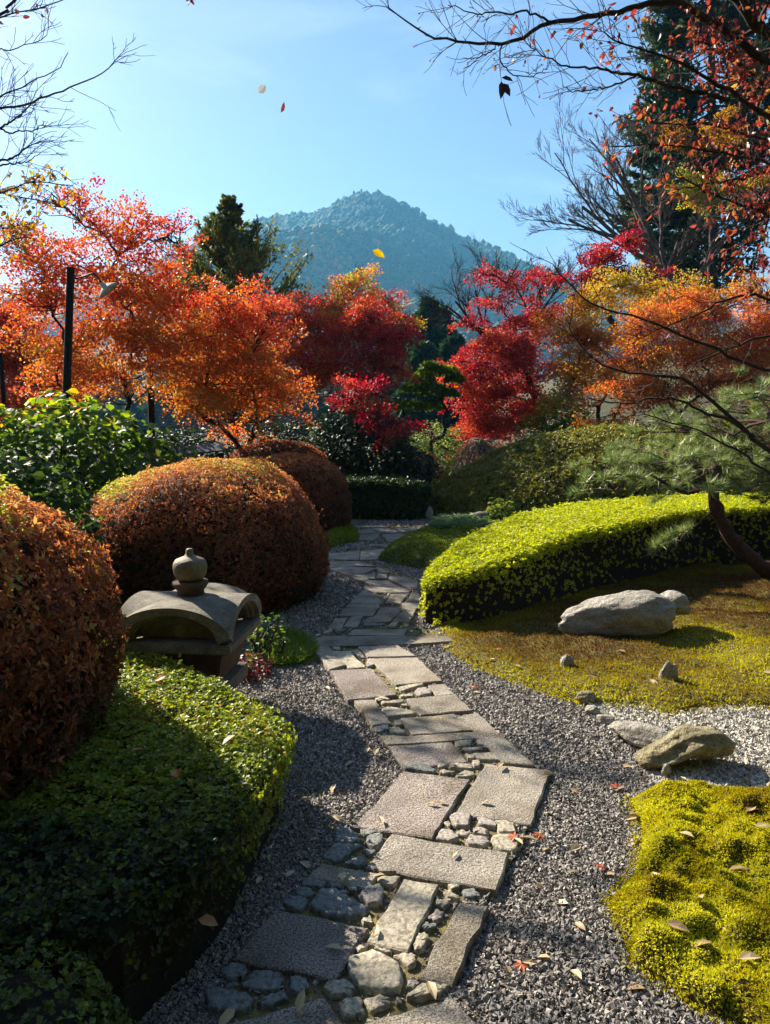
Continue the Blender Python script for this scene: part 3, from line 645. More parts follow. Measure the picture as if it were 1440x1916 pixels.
# ------------------------------------------------------------------ PATH
Z5 = lambda p: (360 + p[0] / 2.4, 1500 + p[1] / 2.4)
Z2 = lambda p: (420 + p[0] / 3.0, 1160 + p[1] / 3.0)
Z3 = lambda p: (560 + p[0] / 4.235, 940 + p[1] / 4.235)
C8 = lambda p: (720 + p[0] / 2.0, 1200 + p[1] / 2.0)
SR = lambda p: p
STONE_POLYS = []
def slab(pts, conv, label, mat=None, top=0.032, group=None):
    P = np.array([G(*conv(p), top)[:2] for p in pts]); c = P.mean(0); STONE_POLYS.append(P)
    ring = []
    for k in range(len(P)):
        a, b = P[k], P[(k + 1) % len(P)]; m = max(int(np.linalg.norm(b - a) / 0.05), 1)
        for j in range(m):
            q = a + (b - a) * j / m; ring.append(q + (rng.normal(size=2) * 0.0035 if j else 0))
    ring = np.array(ring); bm = bmesh.new(); sl = rng.normal(size=2) * 0.006
    zt = top + (ring - c) @ sl + rng.normal() * 0.003
    tv = [bm.verts.new((q[0], q[1], z)) for q, z in zip(ring, zt)]
    inn = ring + (c - ring) / np.linalg.norm(c - ring, axis=1, keepdims=True) * 0.006
    iv = [bm.verts.new((q[0], q[1], z + 0.004)) for q, z in zip(inn, zt)]
    bv = [bm.verts.new((q[0], q[1], -0.025)) for q in ring]; m = len(ring)
    for k in range(m):
        k2 = (k + 1) % m; bm.faces.new([bv[k], bv[k2], tv[k2], tv[k]]); bm.faces.new([tv[k], tv[k2], iv[k2], iv[k]])
    f = bm.faces.new(iv); bmesh.ops.triangulate(bm, faces=[f])
    o = from_bm('paving_slab', bm, mat or random.choice([M_GRANITE, M_GRANITE, M_GRANITE_P]), None, False, origin=(c[0], c[1], 0))
    return tag(o, label, 'paving slab', group or 'granite slabs of the garden path')
def cobble(pts, conv, label, mat=None, h=None, group=None):
    P = np.array([G(*conv(p), 0.02)[:2] for p in pts]); c = P.mean(0); STONE_POLYS.append(P)
    P = c + (P - c) * 1.02
    P = np.array([P[k] + (P[(k + 1) % len(P)] - P[k]) * f_ for k in range(len(P)) for f_ in (0.08, 0.36, 0.64, 0.92)]); P = P + 0.0025 * rng.normal(size=P.shape)
    h = min((h or 0.030 + 0.006 * rng.random()), 0.040); sl = rng.normal(size=2) * 0.04
    prof = [(1.02, -0.7), (1.02, 0.4), (1.0, 0.8), (0.955, 0.95), (0.87, 1.0), (0.45, 1.02)]
    V, F = [], []; n = len(P)
    for (s, zz) in prof:
        for k in range(n):
            q = c + (P[k] - c) * s * (1 + 0.008 * rng.normal()); V.append([q[0], q[1], max(zz * h, -0.02) + (q - c) @ sl * max(zz, 0) + (0.0012 * rng.normal() if s < 1 else 0)])
    V.append([c[0], c[1], h * 1.01])
    for r_ in range(len(prof) - 1):
        for k in range(n): F.append([r_ * n + k, r_ * n + (k + 1) % n, (r_ + 1) * n + (k + 1) % n, (r_ + 1) * n + k])
    tri = np.array([[(len(prof) - 1) * n + k, (len(prof) - 1) * n + (k + 1) % n, len(V) - 1] for k in range(n)])
    o = mk('cobble', V, [np.array(F), tri], mat or random.choice([M_COBBLE, M_COBBLE, M_COBBLE_W, M_COBBLE_B]), None, True, origin=(c[0], c[1], 0))
    return tag(o, label, 'cobble', group)

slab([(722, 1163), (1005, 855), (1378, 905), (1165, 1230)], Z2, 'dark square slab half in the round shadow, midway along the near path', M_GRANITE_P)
slab([(850, 1522), (908, 1428), (1030, 1440), (993, 1542)], SR, 'sunlit square slab right of the shaded slab, edge on the gravel', M_GRANITE)
slab([(775, 303), (895, 152), (1420, 238), (1365, 405)], Z5, 'wide sunlit slab below the round shadow, with a pale leaf on it', M_GRANITE)
slab([(515, 335), (580, 275), (835, 320), (795, 390)], Z5, 'short oblong slab between two clusters of blue grey cobbles', M_GRANITE)
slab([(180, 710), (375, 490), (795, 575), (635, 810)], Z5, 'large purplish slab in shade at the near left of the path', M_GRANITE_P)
slab([(780, 640), (950, 350), (1105, 375), (1040, 530), (965, 680)], Z5, 'rough pale upright slab in the middle of the near path', M_COBBLE)
slab([(1010, 795), (1200, 455), (1330, 470), (1165, 830)], Z5, 'long narrow slab on the right rim of the near path', M_GRANITE)
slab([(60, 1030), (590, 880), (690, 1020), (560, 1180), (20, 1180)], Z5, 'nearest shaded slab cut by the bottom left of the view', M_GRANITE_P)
slab([(770, 1000), (1165, 880), (1290, 1010), (1250, 1180), (760, 1180)], Z5, 'nearest sunlit slab cut by the bottom of the view', M_GRANITE)
# mid path
slab([(482, 120), (545, 92), (1240, 86), (1350, 92), (1290, 116), (1010, 135), (490, 152)], Z2, 'long threshold slab lying across the path beside the hedge end', M_GRANITE)
slab([(690, 85), (722, 55), (1025, 53), (1008, 90)], Z2, 'narrow slab just behind the long threshold slab', M_GRANITE)
slab([(497, 157), (585, 153), (680, 258), (588, 285)], Z2, 'tapered slab at the left rim just before the threshold slab', M_GRANITE)
slab([(600, 180), (705, 178), (735, 215), (790, 270), (690, 276)], Z2, 'cracked slab with mossy joints just before the threshold slab', M_COBBLE)
slab([(748, 150), (970, 141), (1075, 205), (802, 211)], Z2, 'pale slab touching the threshold slab on its right half', M_GRANITE)
slab([(808, 216), (1082, 210), (1222, 345), (962, 370)], Z2, 'sunlit square slab right of the mossy diagonal joint', M_GRANITE)
slab([(592, 287), (820, 277), (965, 425), (690, 452)], Z2, 'pinkish square slab left of the mossy diagonal joint', M_GRANITE_P)
slab([(1142, 364), (1232, 356), (1290, 414), (1187, 424)], Z2, 'small square slab on the right rim beside a round cobble', M_GRANITE)
slab([(1018, 444), (1300, 421), (1390, 511), (1097, 535)], Z2, 'sunlit oblong slab on the right below the round cobble', M_GRANITE)
slab([(727, 456), (835, 450), (935, 585), (830, 598)], Z2, 'narrow slab on the left rim crossed by the shadow edge', M_GRANITE)
slab([(987, 555), (1288, 531), (1395, 625), (1052, 648)], Z2, 'plain sunlit slab in the middle of the bend', M_GRANITE)
slab([(270, 282), (342, 264), (562, 466), (440, 454)], C8, 'long slab following the right rim of the bend', M_GRANITE)
slab([(868, 650), (1030, 655), (1395, 632), (1422, 668), (1120, 690), (912, 702)], Z2, 'thin strip slab running right across the bend', M_GRANITE)
slab([(915, 708), (1120, 694), (1275, 684), (1365, 798), (1200, 815), (1010, 836)], Z2, 'slab at the inside of the bend half in shadow', M_GRANITE_P)
far = [[(300, 905), (355, 842), (622, 845), (580, 905)], [(220, 1005), (282, 922), (380, 916), (328, 1010)], [(348, 997), (410, 912), (503, 906), (462, 995)],
       [(505, 965), (545, 915), (590, 912), (640, 838), (790, 832), (808, 862), (720, 945)], [(812, 797), (955, 792), (872, 950), (730, 948), (818, 862)],
       [(672, 800), (722, 726), (868, 722), (800, 800)], [(852, 790), (890, 712), (955, 712), (960, 788)], [(360, 835), (385, 806), (640, 806), (632, 840)],
       [(392, 800), (500, 695), (600, 727), (668, 800)], [(500, 682), (525, 662), (880, 702), (860, 718), (610, 718)], [(384, 582), (510, 572), (588, 655), (470, 620)],
       [(455, 612), (700, 616), (880, 698), (596, 660)], [(704, 610), (715, 572), (940, 622), (935, 688), (884, 688)], [(242, 525), (420, 512), (618, 522), (500, 568), (384, 578)],
       [(232, 466), (470, 470), (600, 508), (420, 508), (242, 520)], [(225, 448), (232, 412), (480, 382), (470, 458)], [(484, 384), (700, 366), (800, 366), (604, 452), (478, 458)],
       [(540, 345), (560, 328), (700, 326), (690, 350)], [(706, 326), (890, 292), (850, 340), (730, 352)], [(470, 300), (480, 252), (640, 250), (600, 298)], [(646, 250), (800, 245), (918, 288), (700, 318)],
       [(400, 235), (560, 205), (620, 240), (470, 248)], [(560, 200), (738, 207), (800, 238), (640, 242)], [(745, 207), (1060, 190), (1060, 205), (900, 228), (810, 235)], [(360, 520 - 330), (560, 182), (730, 200), (560, 200)],
       [(620, 562), (700, 572), (690, 606), (610, 608)], [(430, 602), (500, 575), (600, 565), (600, 606)], [(605, 515), (640, 520), (720, 560), (622, 556)]]
for k, f in enumerate(far):
    lab = 'bluish weathered slab where the far path crosses the bush shadow' if k < 10 else 'worn slab on the diagonal stretch of the far path' if k < 15 or k > 24 else 'worn slab at the far turn of the path'
    slab(f, Z3, lab, M_GRANITE, top=0.03, group='slabs of the far path before the bend' if k < 10 else 'slabs of the diagonal far path' if k < 15 or k > 24 else 'slabs at the far turn')
BL, TN, WM = M_COBBLE_B, M_COBBLE, M_COBBLE_W
def cl(label, group, conv, items):
    for it in items:
        pts, mat = (it if isinstance(it, tuple) and len(it) == 2 and not isinstance(it[0], (int, float)) else (it, None))
        cobble(pts, conv, label, mat, group=group)
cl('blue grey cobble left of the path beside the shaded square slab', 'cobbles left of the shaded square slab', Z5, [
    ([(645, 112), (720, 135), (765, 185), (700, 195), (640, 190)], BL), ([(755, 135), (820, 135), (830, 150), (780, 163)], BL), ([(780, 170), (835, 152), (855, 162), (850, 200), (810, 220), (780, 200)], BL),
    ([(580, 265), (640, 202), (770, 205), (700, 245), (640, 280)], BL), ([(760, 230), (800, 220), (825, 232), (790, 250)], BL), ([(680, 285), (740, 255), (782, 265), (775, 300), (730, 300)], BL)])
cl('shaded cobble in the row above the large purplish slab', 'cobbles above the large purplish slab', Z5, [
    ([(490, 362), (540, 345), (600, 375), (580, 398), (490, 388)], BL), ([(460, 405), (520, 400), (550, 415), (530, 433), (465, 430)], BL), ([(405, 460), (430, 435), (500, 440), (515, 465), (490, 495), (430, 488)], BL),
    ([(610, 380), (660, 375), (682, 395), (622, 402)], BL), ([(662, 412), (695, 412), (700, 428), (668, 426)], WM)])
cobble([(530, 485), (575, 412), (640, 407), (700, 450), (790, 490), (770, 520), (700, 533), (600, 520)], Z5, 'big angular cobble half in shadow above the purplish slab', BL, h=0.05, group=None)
cobble([(745, 440), (790, 394), (845, 396), (858, 430), (840, 470), (790, 475)], Z5, 'rounded pale cobble with a cross vein beside the rough upright slab', WM, h=0.045)
cobble([(830, 352), (860, 342), (935, 350), (900, 385), (832, 375)], Z5, 'flat pale cobble touching the top of the rough upright slab', TN)
cl('small pale chip between the rounded cobble and its neighbours', 'small chips by the rounded cobble', Z5, [([(700, 395), (725, 385), (745, 400), (725, 416), (705, 410)], TN), ([(760, 545), (800, 530), (815, 560), (770, 560)], TN)])
cl('small cobble in the mossy strip between the upright slab and the right rim slab', 'cobbles in the mossy strip', Z5, [
    ([(1145, 385), (1190, 385), (1200, 400), (1160, 405)], TN), ([(1125, 415), (1150, 407), (1200, 435), (1195, 448), (1140, 433)], TN), ([(1210, 405), (1260, 400), (1295, 430), (1260, 443), (1215, 433)], BL),
    ([(1090, 480), (1100, 450), (1150, 455), (1155, 470), (1120, 486)], TN), ([(1065, 538), (1095, 497), (1130, 505), (1115, 538), (1085, 548)], WM), ([(1025, 575), (1050, 557), (1095, 562), (1095, 580), (1050, 588)], BL),
    ([(990, 660), (1015, 605), (1055, 605), (1060, 630), (1025, 680), (1000, 680)], TN)])
cl('pale cobble packed around the biggest round stone of the near path', 'cobbles around the big round stone', Z5, [
    ([(895, 705), (950, 688), (1010, 700), (1000, 740), (970, 755)], TN), ([(735, 680), (760, 655), (800, 650), (780, 675), (745, 688)], TN), ([(810, 670), (850, 676), (890, 690), (880, 698)], TN),
    ([(580, 845), (620, 817), (690, 812), (740, 860), (700, 880), (620, 880)], TN), ([(970, 815), (1008, 812), (1020, 830), (985, 850), (960, 835)], WM)])
cobble([(695, 760), (710, 720), (780, 692), (850, 697), (920, 740), (945, 810), (920, 858), (840, 868), (760, 850), (710, 800)], Z5, 'biggest round stone of the near path with moss round it', TN, h=0.05)
cl('cracked pale cobble just above the two nearest slabs', 'cobbles above the nearest slabs', Z5, [
    ([(960, 892), (1030, 832), (1130, 836), (1150, 850), (1110, 880), (1000, 900)], TN), ([(655, 920), (690, 897), (756, 897), (776, 960), (740, 974), (680, 978)], TN),
    ([(768, 905), (830, 882), (885, 887), (890, 920), (800, 958)], TN), ([(905, 900), (935, 892), (945, 915), (915, 920)], TN)])
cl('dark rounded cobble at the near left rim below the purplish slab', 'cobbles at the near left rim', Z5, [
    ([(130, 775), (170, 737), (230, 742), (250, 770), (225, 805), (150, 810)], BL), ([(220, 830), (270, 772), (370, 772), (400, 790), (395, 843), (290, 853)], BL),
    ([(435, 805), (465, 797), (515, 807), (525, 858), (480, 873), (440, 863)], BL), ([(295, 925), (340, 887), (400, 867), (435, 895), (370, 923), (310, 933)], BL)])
cobble([(60, 870), (110, 857), (180, 872), (240, 882), (270, 910), (250, 945), (150, 968), (70, 950)], Z5, 'largest dark cobble at the bottom left rim of the path', BL, h=0.06)
cl('warm grey cobble in the block right below the sunlit square slab', 'cobbles right below the sunlit square slab', Z5, [
    ([(1150, 80), (1180, 62), (1250, 70), (1240, 122), (1180, 115)], WM), ([(1275, 85), (1300, 80), (1365, 105), (1360, 123), (1290, 115)], WM), ([(1355, 97), (1400, 94), (1440, 110), (1450, 150), (1380, 150)], TN),
    ([(1090, 173), (1120, 132), (1170, 146), (1200, 178), (1150, 188)], WM), ([(1125, 105), (1145, 100), (1165, 116), (1150, 128)], TN), ([(1180, 140), (1220, 137), (1255, 150), (1240, 163), (1200, 160)], WM),
    ([(1260, 130), (1300, 122), (1335, 140), (1320, 158), (1260, 150)], WM), ([(1230, 185), (1250, 162), (1320, 167), (1335, 190), (1310, 213), (1240, 203)], WM), ([(1342, 170), (1380, 157), (1460, 170), (1455, 228), (1400, 235), (1350, 200)], TN)])
cl('flat thin cobble wedged on the left half of the bend', 'thin cobbles left on the bend', Z2, [
    ([(845, 452), (900, 442), (930, 455), (870, 465)], TN), ([(880, 470), (1010, 461), (1000, 475), (890, 482)], TN), ([(985, 487), (1020, 480), (1025, 495)], TN), ([(950, 577), (985, 574), (1000, 600), (960, 605)], TN),
    ([(920, 622), (950, 610), (1020, 635), (1010, 646), (950, 645)], TN), ([(832, 612), (915, 598), (925, 622), (852, 640)], BL)])
cobble([(885, 500), (940, 487), (1075, 525), (1060, 540), (930, 550), (890, 530)], Z2, 'wide flat cobble wedged in the middle of the bend', TN)
cobble([(1010, 838), (1050, 822), (1130, 822), (1185, 850), (1180, 863), (1100, 862)], Z2, 'long dark cobble above the shaded square slab', BL)
cl('small cobble in the row above the two square slabs', 'cobbles in the row above the square slabs', Z2, [
    ([(1190, 825), (1230, 817), (1245, 830), (1200, 842)], TN), ([(1245, 835), (1290, 820), (1385, 824), (1390, 845), (1270, 845)], TN), ([(1205, 855), (1230, 850), (1300, 860), (1250, 875), (1215, 870)], TN), ([(1300, 885), (1340, 852), (1400, 862), (1400, 888), (1350, 896)], TN)])
cl('angular cobble in the cluster beside the long rim slab', 'cobbles beside the long rim slab', C8, [
    ([(250, 375), (328, 374), (320, 395), (275, 400)], TN), ([(282, 412), (380, 397), (388, 405), (300, 420)], WM), ([(330, 425), (420, 425), (440, 453), (350, 448)], TN), ([(300, 430), (330, 430), (338, 445), (310, 448)], TN), ([(338, 377), (360, 374), (393, 393), (352, 391)], WM), ([(325, 455), (355, 452), (355, 475), (330, 475)], TN)])
cobble([(1065, 405), (1085, 394), (1125, 390), (1160, 405), (1160, 425), (1090, 433)], Z2, 'round cobble set beside a small square slab', WM)
cl('thin stone strip beside the round cobble', 'thin strips by the round cobble', Z2, [([(958, 380), (1110, 371), (1118, 380), (1000, 404)], TN), ([(985, 432), (1060, 425), (1060, 436), (990, 444)], TN)])
cl('small broken stone packed by the cracked slab', 'broken stones by the cracked slab', Z2, [([(600, 155), (640, 153), (650, 172), (612, 175)], TN), ([(712, 180), (745, 172), (790, 215), (765, 218)], TN), ([(795, 235), (820, 225), (840, 262), (800, 272)], WM)])
cl('small dark stone packed in the joints of the far path', 'joint stones of the far path', Z3, [([(500, 970), (700, 955), (640, 980), (510, 992)], BL), ([(720, 960), (790, 950), (760, 1000), (700, 990)], TN), ([(270, 1020), (380, 1015), (330, 1035), (280, 1038)], BL), ([(180, 1040), (250, 1012), (268, 1032), (200, 1050)], TN), ([(700, 728), (716, 726), (690, 780), (672, 782)], BL)])

# mossy soil bed under the stones
bedpx = [(330, 1990), (388, 1858), (438, 1800), (530, 1655), (575, 1640), (628, 1548), (665, 1545), (742, 1448), (660, 1312), (598, 1212), (580, 1198), (640, 1130), (690, 1100), (612, 1062), (612, 1035), (700, 1022), (660, 1000), (640, 985), (805, 983), (800, 1000), (760, 1022), (700, 1050), (784, 1085), (785, 1110), (768, 1170), (870, 1188), (760, 1212), (850, 1325), (1002, 1434), (1028, 1442), (975, 1590), (925, 1670), (912, 1690), (850, 1850), (905, 1925), (905, 1990)]
sheet('path_bed', [G(*p)[:2] for p in bedpx], 0.016, M_BED)

# ------------------------------------------------------------------ gravel stones
def stones(name, P, size, tint, mat):
    n = len(P); tv = np.array([[1, 0, 0], [-1, 0, 0], [0, 1, 0], [0, -1, 0], [0, 0, 1], [0, 0, -1.]]); tf = np.array([[0, 2, 4], [2, 1, 4], [1, 3, 4], [3, 0, 4], [2, 0, 5], [1, 2, 5], [3, 1, 5], [0, 3, 5]])
    x = rdir(n); y = nrmz(np.cross(x, rdir(n))); z = np.cross(x, y)
    T = tv[None] * (1 + 0.35 * rng.normal(size=(n, 6, 1))) * np.column_stack([1.25 + .3 * rng.random(n), np.full(n, 0.95), 0.6 + .3 * rng.random(n)])[:, None] + 0.18 * rng.normal(size=(n, 6, 3))
    s = size * (0.5 + 0.95 * rng.random(n) ** 1.5)
    V = np.column_stack([P[:, 0], P[:, 1], P[:, 2] if P.shape[1] > 2 else np.full(n, 0.003)])[:, None] + s[:, None, None] * (x[:, None] * T[..., 0:1] + y[:, None] * T[..., 1:2] + z[:, None] * T[..., 2:3])
    F = (tf[None] + (np.arange(n) * 6)[:, None, None]).reshape(-1, 3)
    return tag(mk(name, V.reshape(-1, 3), [F], mat, None, False, tint=np.repeat(np.clip(tint, 0, 1), 6)), kind='stuff')
def free(P, keep=()):
    m = np.ones(len(P), bool)
    for q in STONE_POLYS: m &= ~pip(P, q)
    for q in keep: m &= ~pip(P, q)
    return P[m]
gp = []
for (y0, y1, dens) in ((1.5, 3.4, 23000), (3.4, 5.2, 14000), (5.2, 8.5, 5200), (8.5, 12.5, 2600)):
    xl = -0.60 * y1 if y1 < 6 else -2.6; xr = 0.62 * y1 if y1 < 5 else 1.6
    xl = max(xl, -1.9); n = int((xr - xl) * (y1 - y0) * dens)
    q = np.column_stack([rng.uniform(xl, xr, n), rng.uniform(y0, y1, n)]); q = q[np.abs(q[:, 0]) < q[:, 1] * 0.62 + 0.1]; gp.append(q)
gp = np.concatenate(gp); gp = gp[pip(gp, GR)]; bedp = [G(*p)[:2] for p in bedpx]
inbed = pip(gp, bedp) & (bdist(gp, bedp) > 0.07); gp = gp[~inbed | (rng.random(len(gp)) < 0.12)]
gp = free(gp, (mB, WG, mC)); gp = gp[~(pip(gp, mA) & (bdist(gp, mA) > 0.05))]
gs = np.where(gp[:, 1] < 3.4, 0.0060, np.where(gp[:, 1] < 5.2, 0.0074, np.where(gp[:, 1] < 8.5, 0.012, 0.017)))
gz = 0.002 + 0.006 * rng.random(len(gp)) + 0.013 * pip(gp, bedp)
stones('gravel', np.column_stack([gp, gz]), gs, 0.42 + 0.2 * rng.normal(size=len(gp)) + 0.3 * (rng.random(len(gp)) > 0.96), M_GRAVEL)
wp = sample_poly(WG, 30000); wp = wp[(wp[:, 0] < wp[:, 1] * 0.62)]; wp = wp[~(pip(wp, mB) & (bdist(wp, mB) > 0.04))]; wp = wp[~(pip(wp, mA) & (bdist(wp, mA) > 0.04))]
stones('white_gravel', np.column_stack([wp, 0.006 + 0.006 * rng.random(len(wp))]), 0.0095, 0.5 + 0.22 * rng.normal(size=len(wp)), M_WGRAVEL)

# ------------------------------------------------------------------ ROCKS
b = G(1170, 1205)
def sh_big(V):
    V = V.copy(); x = V[:, 0]
    V[:, 2] *= 0.72 + 0.34 * np.clip((x + 1) / 2, 0, 1); V[:, 1] *= 0.75 + 0.3 * np.clip((x + 1) / 2, 0, 1)
    V[:, 2] += 0.18 * x; V[:, 1] -= 0.35 * np.clip(V[:, 2], -1, 0.4) * -0.6
    return V
rock('boulder', 'long pale boulder lying on the moss, darkly undercut along its front', (b[0], b[1] + 0.16, 0.145), (0.86, 0.44, 0.40), 5, R(-4), M_ROCK, 'boulder', facets=5, rough=0.16, sub=5, shape=sh_big)
b = G(1280, 1180, 0.1); rock('rock', 'small rounded rock leaning on the right end of the long boulder', (b[0] - 0.01, b[1] + 0.2, 0.24), (0.25, 0.22, 0.19), 9, 0.3, M_ROCK, facets=6)
b = G(1060, 1262); rock('rock', 'small grey stone in the moss in front of the boulder', (b[0], b[1], 0.065), (0.09, 0.08, 0.13), 12, 0.2, M_ROCK, facets=12, rough=0.4)
b = G(1250, 1290); rock('rock', 'white upright stone on the moss by the pale gravel', (b[0], b[1], 0.075), (0.12, 0.10, 0.17), 15, 0.5, M_ROCK, facets=12, rough=0.4)
def sh_rough(V):
    V = V.copy(); x = V[:, 0]; V[:, 2] += 0.35 * np.exp(-((x - 0.1) / 0.3) ** 2) + 0.25 * np.exp(-((x - 0.65) / 0.25) ** 2) - 0.25 * np.clip(-x, 0, 1)
    V[:, 1] -= 0.15 * V[:, 2]; return V
b = G(1290, 1448); rock('rock', 'rough ochre rock with a dark front at the edge of the white gravel', (b[0], b[1] + 0.10, 0.075), (0.42, 0.26, 0.17), 21, R(8), M_ROCK_O, facets=9, rough=0.28, sub=5, shape=sh_rough)
b = G(1205, 1395); rock('rock', 'flat smooth slanting stone behind the rough ochre rock', (b[0], b[1], 0.05), (0.34, 0.17, 0.10), 23, R(-38), M_ROCK, facets=5, rough=0.12, sub=4)
b = G(1098, 1316); rock('rock', 'dark little border stone next to the moss tip', (b[0], b[1], 0.035), (0.13, 0.09, 0.075), 25, 0.1, M_ROCK_O, facets=9)
b = G(1108, 1338); rock('rock', 'middle one of three little border stones by the grey gravel', (b[0], b[1], 0.025), (0.10, 0.07, 0.06), 27, -0.4, M_ROCK, facets=9)
b = G(1130, 1354); rock('rock', 'wedge shaped border stone touching the flat slanting stone', (b[0], b[1], 0.025), (0.115, 0.06, 0.06), 28, -0.5, M_ROCK, facets=9)
b = G(1246, 1456); rock('rock', 'pale pointed chip at the foot of the rough ochre rock', (b[0], b[1], 0.028), (0.055, 0.03, 0.07), 30, 0.6, M_ROCK, facets=9)
b = G(840, 918); rock('boulder', 'rounded standing stone with a pale top far behind the path turn', (b[0], b[1] + 0.3, 0.22), (0.62, 0.5, 0.85), 33, 0.2, M_ROCK_O, 'boulder', facets=6)
b = G(803, 975); rock('rock', 'white kerb stone at the foot of the olive mound hedge', (b[0], b[1], 0.1), (0.12, 0.14, 0.26), 35, 0.1, M_ROCK, facets=6)

# ------------------------------------------------------------------ HEDGES AND CLIPPED SHRUBS
def az_patch(sc, amp, seed):
    return lambda p: (fbm(p * sc + seed, seed, 3) - 0.5) * amp
def zgrad(h, lo, amp): return lambda p: np.clip((p[:, 2] / h - lo) / (1 - lo), 0, 1) * amp  # tint rises toward the top, carrying rim light as well as leaf colour
p1 = az_patch(2.5, 0.9, 3)
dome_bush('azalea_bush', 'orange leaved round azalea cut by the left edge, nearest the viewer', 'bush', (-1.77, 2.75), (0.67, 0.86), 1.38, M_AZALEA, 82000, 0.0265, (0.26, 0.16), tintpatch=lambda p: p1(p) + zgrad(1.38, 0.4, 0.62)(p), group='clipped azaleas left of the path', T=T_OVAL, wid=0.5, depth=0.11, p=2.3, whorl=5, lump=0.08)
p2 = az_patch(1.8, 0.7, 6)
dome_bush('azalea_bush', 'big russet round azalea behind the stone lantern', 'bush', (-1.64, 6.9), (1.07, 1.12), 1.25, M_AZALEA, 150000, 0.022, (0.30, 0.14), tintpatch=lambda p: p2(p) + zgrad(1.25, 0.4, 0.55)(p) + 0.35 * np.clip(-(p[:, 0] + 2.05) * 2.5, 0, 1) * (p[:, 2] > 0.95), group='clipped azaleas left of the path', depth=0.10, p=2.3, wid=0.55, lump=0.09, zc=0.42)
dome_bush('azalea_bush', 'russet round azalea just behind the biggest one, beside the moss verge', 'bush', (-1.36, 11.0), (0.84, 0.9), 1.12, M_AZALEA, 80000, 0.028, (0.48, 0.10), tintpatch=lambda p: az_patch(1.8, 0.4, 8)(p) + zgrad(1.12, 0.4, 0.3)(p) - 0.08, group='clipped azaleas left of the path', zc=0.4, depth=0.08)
dome_bush('azalea_bush', 'farthest and darkest of the round azaleas left of the path', 'bush', (-1.85, 13.2), (0.9, 0.85), 1.26, M_AZALEA, 60000, 0.03, (0.44, 0.10), tintpatch=az_patch(1.8, 0.4, 9), group='clipped azaleas left of the path', depth=0.08)
LH = [(-0.39, 2.9), (-0.43, 2.6), (-0.48, 2.2), (-0.60, 1.9), (-0.75, 1.7), (-1.5, 1.6), (-2.0, 2.2), (-2.0, 3.6), (-1.75, 4.1), (-1.36, 4.0), (-1.02, 3.72), (-0.80, 3.52), (-0.58, 3.28), (-0.44, 3.08)]
hedge('low_hedge', 'low green clipped hedge in front of the stone lantern, side in deep shade', 'hedge', LH, lambda x, y: 0.40 + 0.02 * np.sin(x * 3), M_GREENHEDGE, 64000, 13000, 0.0165, (0.68, 0.17), tintpatch=lambda p: (fbm(p * 4 + 12, 12, 3) - 0.5) * 0.6 - 0.62 * np.clip((2.7 + 0.25 * (p[:, 0] + 0.4) - p[:, 1]) / 0.5 + 1.2 * (fbm(p * 3, 19) - 0.5), 0, 1), depth=0.05, lump=0.03, T=T_RHOMB)  # leaf tint drops toward the viewer, shade put into the colour
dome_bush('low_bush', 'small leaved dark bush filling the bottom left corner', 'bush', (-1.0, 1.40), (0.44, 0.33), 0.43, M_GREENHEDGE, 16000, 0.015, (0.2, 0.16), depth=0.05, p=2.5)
RH = [(0.29, 5.86), (0.66, 5.78), (1.25, 6.25), (1.85, 6.8), (2.6, 7.4), (3.5, 8.0), (4.7, 8.4), (4.9, 9.6), (4.0, 9.7), (3.14, 9.3), (2.38, 8.9), (1.65, 8.35), (0.94, 7.4), (0.55, 6.65), (0.33, 6.2)]
hedge('clipped_hedge', 'bright lime topped clipped hedge right of the path, front in black shade', 'hedge', RH, lambda x, y: 0.37 + 0.33 * (1 - np.exp(-np.maximum(((x - 0.29) * 0.8 + (y - 5.86) * 0.45), 0) / 1.15)), M_LIMEHEDGE, 170000, 13000, 0.0195, (0.55, 0.13), depth=0.05, lump=0.02, bev=0.09, tintpatch=az_patch(3, 0.3, 15))
dome_bush('mound_hedge', 'large olive mound hedge swelling behind the lime topped hedge', 'hedge', (4.0, 13.6), (3.35, 2.1), 1.58, M_OLIVE, 230000, 0.042, (0.66, 0.16), tintpatch=az_patch(1.2, 0.5, 17), depth=0.07, p=1.55, lump=0.05, ground=True)
DH = [(-1.2, 12.35), (0.55, 12.3), (0.62, 13.2), (0.3, 13.9), (-1.4, 13.9)]
hedge('dark_hedge', 'low black green clipped hedge closing the end of the path', 'hedge', DH, lambda x, y: 0.62 + 0 * x, M_DARK, 14000, 14000, 0.05, (0.45, 0.2), depth=0.07, bev=0.12, lump=0.05)
hedge('low_hedge', 'sunlit yellow green low hedge below the far standing stone', 'hedge', [(0.75, 14.5), (1.9, 14.6), (2.0, 16.3), (0.9, 16.4)], lambda x, y: 0.34 + 0 * x, M_LIMEHEDGE, 7000, 4000, 0.05, (0.5, 0.15), depth=0.05)

